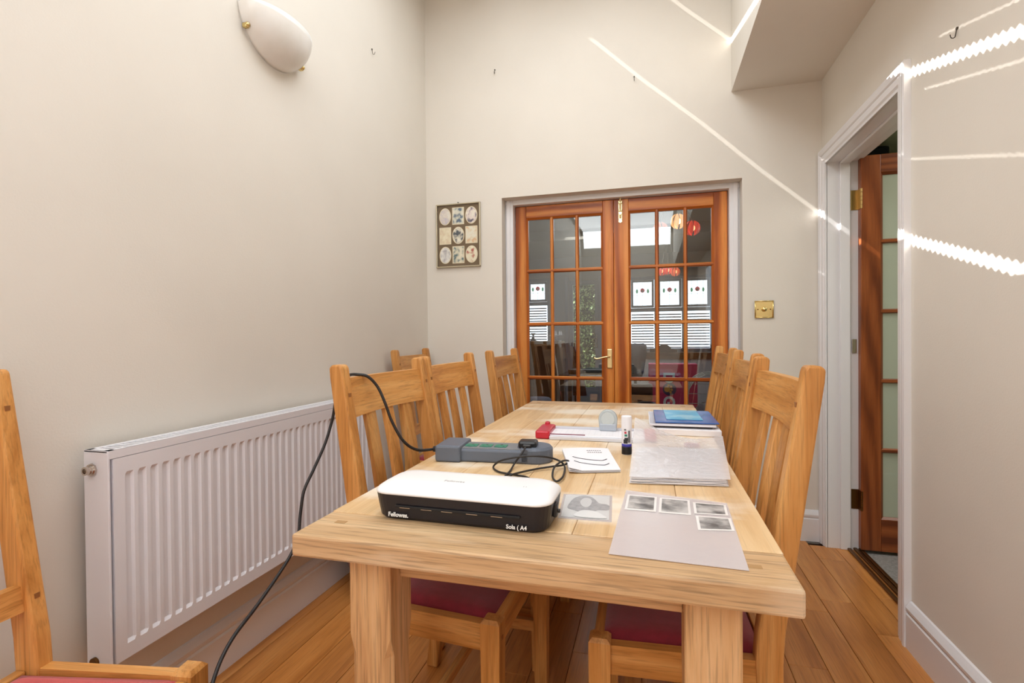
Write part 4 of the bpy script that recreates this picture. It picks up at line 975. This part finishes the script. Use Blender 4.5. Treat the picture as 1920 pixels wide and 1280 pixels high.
# pot behind the table leg
t = thing('pot', (-1.165, 2.075, 0), 0, 'rounded brown pot with pale rope handle behind the near left table leg', 'pot')
prof = [(0.06, 0.0), (0.11, 0.008), (0.165, 0.06), (0.19, 0.13), (0.185, 0.19), (0.15, 0.25), (0.12, 0.27), (0.112, 0.265), (0.14, 0.235), (0.17, 0.19), (0.172, 0.13), (0.15, 0.07), (0.10, 0.02), (0, 0.015)]
B().lathe(prof, (0, 0, 0), 40).build('body', mat('brown_glaze', srgb(150, 116, 108), 0.4, noise=(srgb(120, 88, 84), 5, 0.4, 0.6)), t, True)
B().tube([(0.10, -0.155, 0.22), (0.06, -0.185, 0.17), (0.02, -0.195, 0.13), (-0.02, -0.19, 0.17), (-0.03, -0.165, 0.225)], 0.008).build('rope_handle', mat('pale_rope', srgb(206, 196, 180), 0.8), t, True)
#__FRONT__
# ------------------------------------------------------------------ things in the front room
def pendant(loc, ztop, label, petals, scale=1.0, glow=0.9):
    t = thing('pendant_lamp', (loc[0], loc[1], loc[2]), 0, label, 'pendant lamp', 'petal pendant lamps in the front room')
    B().lathe([(0.055, ztop-loc[2]-0.012), (0.05, ztop-loc[2]-0.02), (0.015, ztop-loc[2]-0.035)], (0, 0, 0), 20).build('ceiling_rose', M['dark_brass'], t, True)
    for i, (dx, dy, dz, cc) in enumerate(petals):
        r_ = 0.052*scale
        B().tube([(0, 0, ztop-loc[2]-0.02), (dx*0.5, dy*0.5, (ztop-loc[2])*0.5+dz*0.5), (dx, dy, dz+r_*0.9)], 0.0025, 6).build('stem', M['print_grey'], t)
        sh = B(); 
        for k_ in range(7):
            a = 2*pi*k_/7; rings = []
            for j in range(9):
                ph_ = pi*(0.08+0.80*j/8); rr_ = r_*sin(ph_)*1.05; zz = r_*cos(ph_)*1.1; wa = 0.36*sin(ph_)
                c0 = [(dx+rr_*q*cos(a+b_), dy+rr_*q*sin(a+b_), dz+zz) for b_, q in ((-wa, 0.96), (0, 1.06), (wa, 0.96), (0, 0.97))]
                rings.append(c0)
            sh.loft(rings)
        s_ = sh.build('lamp_shade', cc, t, True)
        B().ball((dx, dy, dz), r_*0.42).build('bulb', mat('lit_bulb', srgb(255, 226, 170), 0.4, emit=(srgb(255, 214, 150), 5 if cc is PG else 1.2)), s_)
PR = mat('red_petal', srgb(210, 50, 40), 0.3, emit=(srgb(235, 60, 40), 0.55)); PO = mat('orange_petal', srgb(226, 100, 60), 0.3, emit=(srgb(240, 100, 60), 0.55))
PG = mat('amber_petal', srgb(240, 170, 110), 0.3, emit=(srgb(255, 180, 110), 0.9)); PK = mat('pink_petal', srgb(220, 140, 124), 0.3, emit=(srgb(230, 140, 120), 0.45))
pendant((0.19, 4.2, 1.95), FZ, 'three petal glass pendant lamps, one glowing amber, hanging nearest the double doors', [(-0.115, 0.02, -0.01, PK), (0.018, -0.03, 0.035, PG), (0.125, 0.0, -0.018, PR)], 1.05)
pendant((0.20, 6.4, 1.85), FZ, 'smaller looking cluster of red and orange petal lamps further into the front room', [(-0.075, 0, 0.02, PR), (0.085, 0.03, 0.01, PO), (0, 0.09, 0.04, PR)], 1.0)
pinkm = mat('magenta_board', srgb(206, 30, 98), 0.5)
t = thing('pink_box', (0.22, 5.9, 0), 0, 'large magenta box with white letters and a paw print, beyond the double doors', 'box')
B().box(-0.25, 0.27, 0, 0.25, 0, 0.775, 0.004).build('carton', pinkm, t)
TM = Matrix(((0, 1, 0, 0), (0, 0, -1, 0), (-1, 0, 0, 0), (0, 0, 0, 1)))
text('lettering', 'D', 0.165, M['print_white'], t, Matrix.Translation((-0.085, -0.002, 0.685)) @ TM, ext=0.001, offset=0.006)
text('lettering', 'G', 0.165, M['print_white'], t, Matrix.Translation((-0.085, -0.002, 0.42)) @ TM, ext=0.001, offset=0.006)
B().lathe([(0.072, 0), (0.072, 0.002), (0, 0.002)], (-0.025, -0.001, 0.495), 24, Matrix.Rotation(pi/2, 4, 'X')).build('emblem', mat('navy_print', srgb(50, 44, 96), 0.5), t)
pw = B().lathe([(0.032, 0), (0.032, 0.002), (0, 0.002)], (-0.05, -0.004, 0.495), 20, Matrix.Rotation(pi/2, 4, 'X'))
for dx, dz in ((-0.005, 0.045), (0.022, 0.028), (0.028, -0.005), (0.015, -0.034)): pw.lathe([(0.013, 0), (0.013, 0.002), (0, 0.002)], (-0.03+dx, -0.004, 0.495+dz*0.95), 14, Matrix.Rotation(pi/2, 4, 'X'))
pw.build('paw_print', mat('ochre_print', srgb(214, 150, 60), 0.5), t)
# wire crate
t = thing('wire_crate', (0.60, 5.45, 0), 0, 'wire pet crate with a rounded top and dark bundle inside, right of the magenta box', 'crate')
wm = mat('pale_wire', srgb(196, 196, 190), 0.4, metal=0.6); b_ = B()
def arc(y, r=0.24, h=0.72):
    return [(-r, y, 0), (-r, y, h-0.24)]+[(-r*cos(a), y, h-0.24+0.22*sin(a)) for a in [pi*i/10 for i in range(1, 10)]]+[(r, y, h-0.24), (r, y, 0)]
for y in (0, 0.12, 0.24, 0.36): b_.tube(arc(y), 0.006, 6, False)
for a in [pi*i/10 for i in range(0, 11)]: b_.cyl((-0.24*cos(a), 0, 0.48+0.22*sin(a)), (-0.24*cos(a), 0.36, 0.48+0.22*sin(a)), 0.003, n=6)
for z in (0.1, 0.2, 0.3, 0.4, 0.5, 0.6): b_.cyl((-0.235, 0, z), (0.235, 0, z), 0.003, n=6)
b_.build('wire_frame', wm, t)
B().ball((0, 0.18, 0.22), 0.2, (0.95, 0.7, 0.95), 20).ball((0.06, 0.1, 0.40), 0.1, (1.2, 0.9, 0.8)).build('bundle', mat('dark_bundle', srgb(70, 68, 74), 0.7, noise=(srgb(150, 150, 156), 9, 0.45, 0.7)), t, True)
# chair with hanging grey coat
t = thing('coat', (-0.165, 5.6, 0), 0, 'dark grey coat hung over a stand in front of the far window', 'coat')
cm = mat('charcoal_cloth', srgb(52, 56, 68), 0.9, noise=(srgb(84, 90, 104), 5, 0.4, 0.7))
rings = []
for z, rx, ry in ((0.62, 0.06, 0.05), (0.70, 0.085, 0.06), (0.82, 0.10, 0.07), (0.92, 0.11, 0.07), (0.985, 0.115, 0.05), (1.0, 0.10, 0.03)):
    rings.append([(rx*(1+0.08*sin(5*a+z*9))*cos(a), ry*(1+0.15*sin(4*a))*sin(a), z+0.015*sin(3*a)) for a in [2*pi*i/20 for i in range(20)]])
B().loft(rings).build('cloth', cm, t, True)
B().tube([(-0.10, -0.07, 1.0), (-0.07, -0.075, 0.85), (-0.03, -0.07, 0.68)], 0.018).build('sleeve', M['black'], t, True)
B().cyl((0, 0, 0), (0, 0, 0.66), 0.018).cyl((0, 0, 0), (0, 0, 0.02), 0.12).build('stand', M['black'], t)
# ornament on the sill
t = thing('carved_ornament', (0.18, FY1-0.2, 0.835), 0, 'dark carved wooden ornament on the far window sill', 'ornament')
pts = [(-0.2, 0), (0.2, 0), (0.2, 0.04), (0.12, 0.05), (0.09, 0.09), (0.04, 0.12), (-0.02, 0.12), (-0.07, 0.09), (-0.10, 0.05), (-0.2, 0.06)]
B().prism(pts, 1, -0.03, 0.03, 0.006).build('carving', mat('dark_carving', srgb(60, 34, 26), 0.5), t)
# low dark table with things
t = thing('side_table', (-0.50, 4.6, 0.055), 0, 'dark glass topped table cluttered with black things, beyond the double doors', 'table')
B().box(-0.28, 0.14, -0.25, 0.25, 0.68, 0.705, 0.004).build('table_top', mat('dark_glass_top', srgb(34, 40, 48), 0.12), t)
for x in (-0.25, 0.11):
    for y in (-0.22, 0.22): B().box(x-0.018, x+0.018, y-0.018, y+0.018, -0.055, 0.68).build('leg', M['black'], t)
tag(B().box(-0.72, -0.40, 4.5, 4.7, 0.7605, 0.80, 0.012).build('black_case', M['black']), 'flat black case lying on the dark glass table', 'case')
t = thing('office_chair', (-0.12, 4.5, 0), 0.3, 'black upholstered chair just behind the double doors', 'chair')
B().box(-0.22, 0.22, -0.22, 0.22, 0.42, 0.50, 0.03).build('seat', M['black'], t); B().box(-0.2, 0.2, 0.18, 0.24, 0.5, 0.66, 0.02).build('backrest', M['black'], t)
B().cyl((0, 0, 0.05), (0, 0, 0.42), 0.03).build('column', M['black'], t)
b_ = B()
for k_ in range(5): b_.box(0, 0.26, -0.02, 0.02, 0.02, 0.06, 0.006, M=Matrix.Rotation(k_*2*pi/5, 4, 'Z'))
b_.build('base', M['black'], t)
# cabinet, cake stand, hanging garment on the left
t = thing('cabinet', (-1.15, 5.1, 0), 0, 'tall beige cabinet at the left beyond the double doors', 'cabinet')
bg_ = mat('beige_board', srgb(120, 112, 98), 0.7)
B().box(-0.25, 0.22, 0, 0.4, 0, 1.02, 0.004).build('carcass', bg_, t); B().box(-0.27, 0.24, -0.015, 0.4, 1.02, 1.045, 0.004).build('cabinet_top', mat('beige_top', srgb(150, 138, 116), 0.6), t)
B().box(-0.24, -0.02, -0.018, 0, 0.03, 1.0, 0.004).build('door', bg_, t); B().box(-0.01, 0.21, -0.018, 0, 0.03, 1.0, 0.004).build('door', mat('brown_panel', srgb(86, 62, 50), 0.6), t)
t = thing('cake_stand', (-0.93, 5.0, 1.045), 0, 'white tiered stand with small bottles on top of the beige cabinet', 'stand')
B().lathe([(0.05, 0), (0.05, 0.006), (0.01, 0.012), (0.01, 0.05), (0.075, 0.055), (0.08, 0.062), (0, 0.064)], (0, 0.1, 0)).build('plate', M['paper'], t, False)
for i, (dx, dy) in enumerate(((-0.045, 0.08), (-0.02, 0.12), (0.0, 0.07), (0.03, 0.11), (0.05, 0.09))):
    tag(B().lathe([(0.009, 0), (0.009, 0.022), (0.004, 0.03), (0.004, 0.042), (0, 0.042)], (-0.93+dx, 5.0+dy, 1.1095), 12).build('bottle', M['print_white']), 'tiny pale bottle standing on the white tiered stand', 'bottle', 'tiny bottles on the tiered stand')
tag(B().loft([[(-1.235, 5.15, 1.046), (-1.15, 5.15, 1.046), (-1.15, 5.25, 1.046), (-1.235, 5.25, 1.046)], [(-1.215, 5.18, 1.06), (-1.18, 5.18, 1.06), (-1.18, 5.22, 1.06), (-1.215, 5.22, 1.06)], [(-1.20, 5.19, 1.10), (-1.19, 5.19, 1.10), (-1.19, 5.21, 1.10), (-1.20, 5.21, 1.10)], [(-1.215, 5.17, 1.13), (-1.175, 5.17, 1.13), (-1.175, 5.23, 1.13), (-1.215, 5.23, 1.13)]]).build('figurine', M['black']), 'small dark figurine at the left end of the beige cabinet', 'figurine')
t = thing('garment', (-0.80, 5.5, 0), 0, 'dark maroon garment on a slim stand beside the beige cabinet', 'garment')
B().loft([[(0.02*cos(a), 0.02*sin(a), 0.98) for a in [2*pi*i/12 for i in range(12)]], [(0.03*cos(a)+0.01, 0.03*sin(a), 0.9) for a in [2*pi*i/12 for i in range(12)]], [(0.06*cos(a)+0.03, 0.05*sin(a), 0.7) for a in [2*pi*i/12 for i in range(12)]], [(0.075*cos(a)+0.05, 0.05*sin(a), 0.45) for a in [2*pi*i/12 for i in range(12)]]]).build('cloth', mat('maroon_cloth', srgb(74, 40, 46), 0.9), t, True)
B().cyl((0.0, 0, 0), (0.0, 0, 1.02), 0.01).cyl((0, 0, 0), (0, 0, 0.015), 0.12).build('stand', M['black'], t)
t = thing('padded_stool', (-0.99, 4.45, 0), 0, 'grey blue padded stool low beyond the left door leaf', 'stool')
B().lathe([(0.10, 0.3), (0.15, 0.32), (0.17, 0.40), (0.16, 0.50), (0.11, 0.545), (0, 0.55)], (0, 0, 0)).build('seat', mat('grey_blue_cloth', srgb(120, 130, 150), 0.9), t, True)
B().cyl((0, 0, 0), (0, 0, 0.32), 0.1).build('base', M['black'], t)
# hall: dark box above the open door
t = thing('wall_speaker', (1.62, 4.45, 2.18), 0, 'dark navy box on a bracket high in the room beyond the open right door', 'wall speaker')
nv = mat('navy_case', srgb(22, 28, 44), 0.4)
B().box(-0.12, 0.08, -0.12, 0.05, -0.0, 0.30, 0.02).build('case', nv, t); B().box(0.08, 0.5, -0.06, 0.0, 0.12, 0.24, 0.01).build('bracket', nv, t)
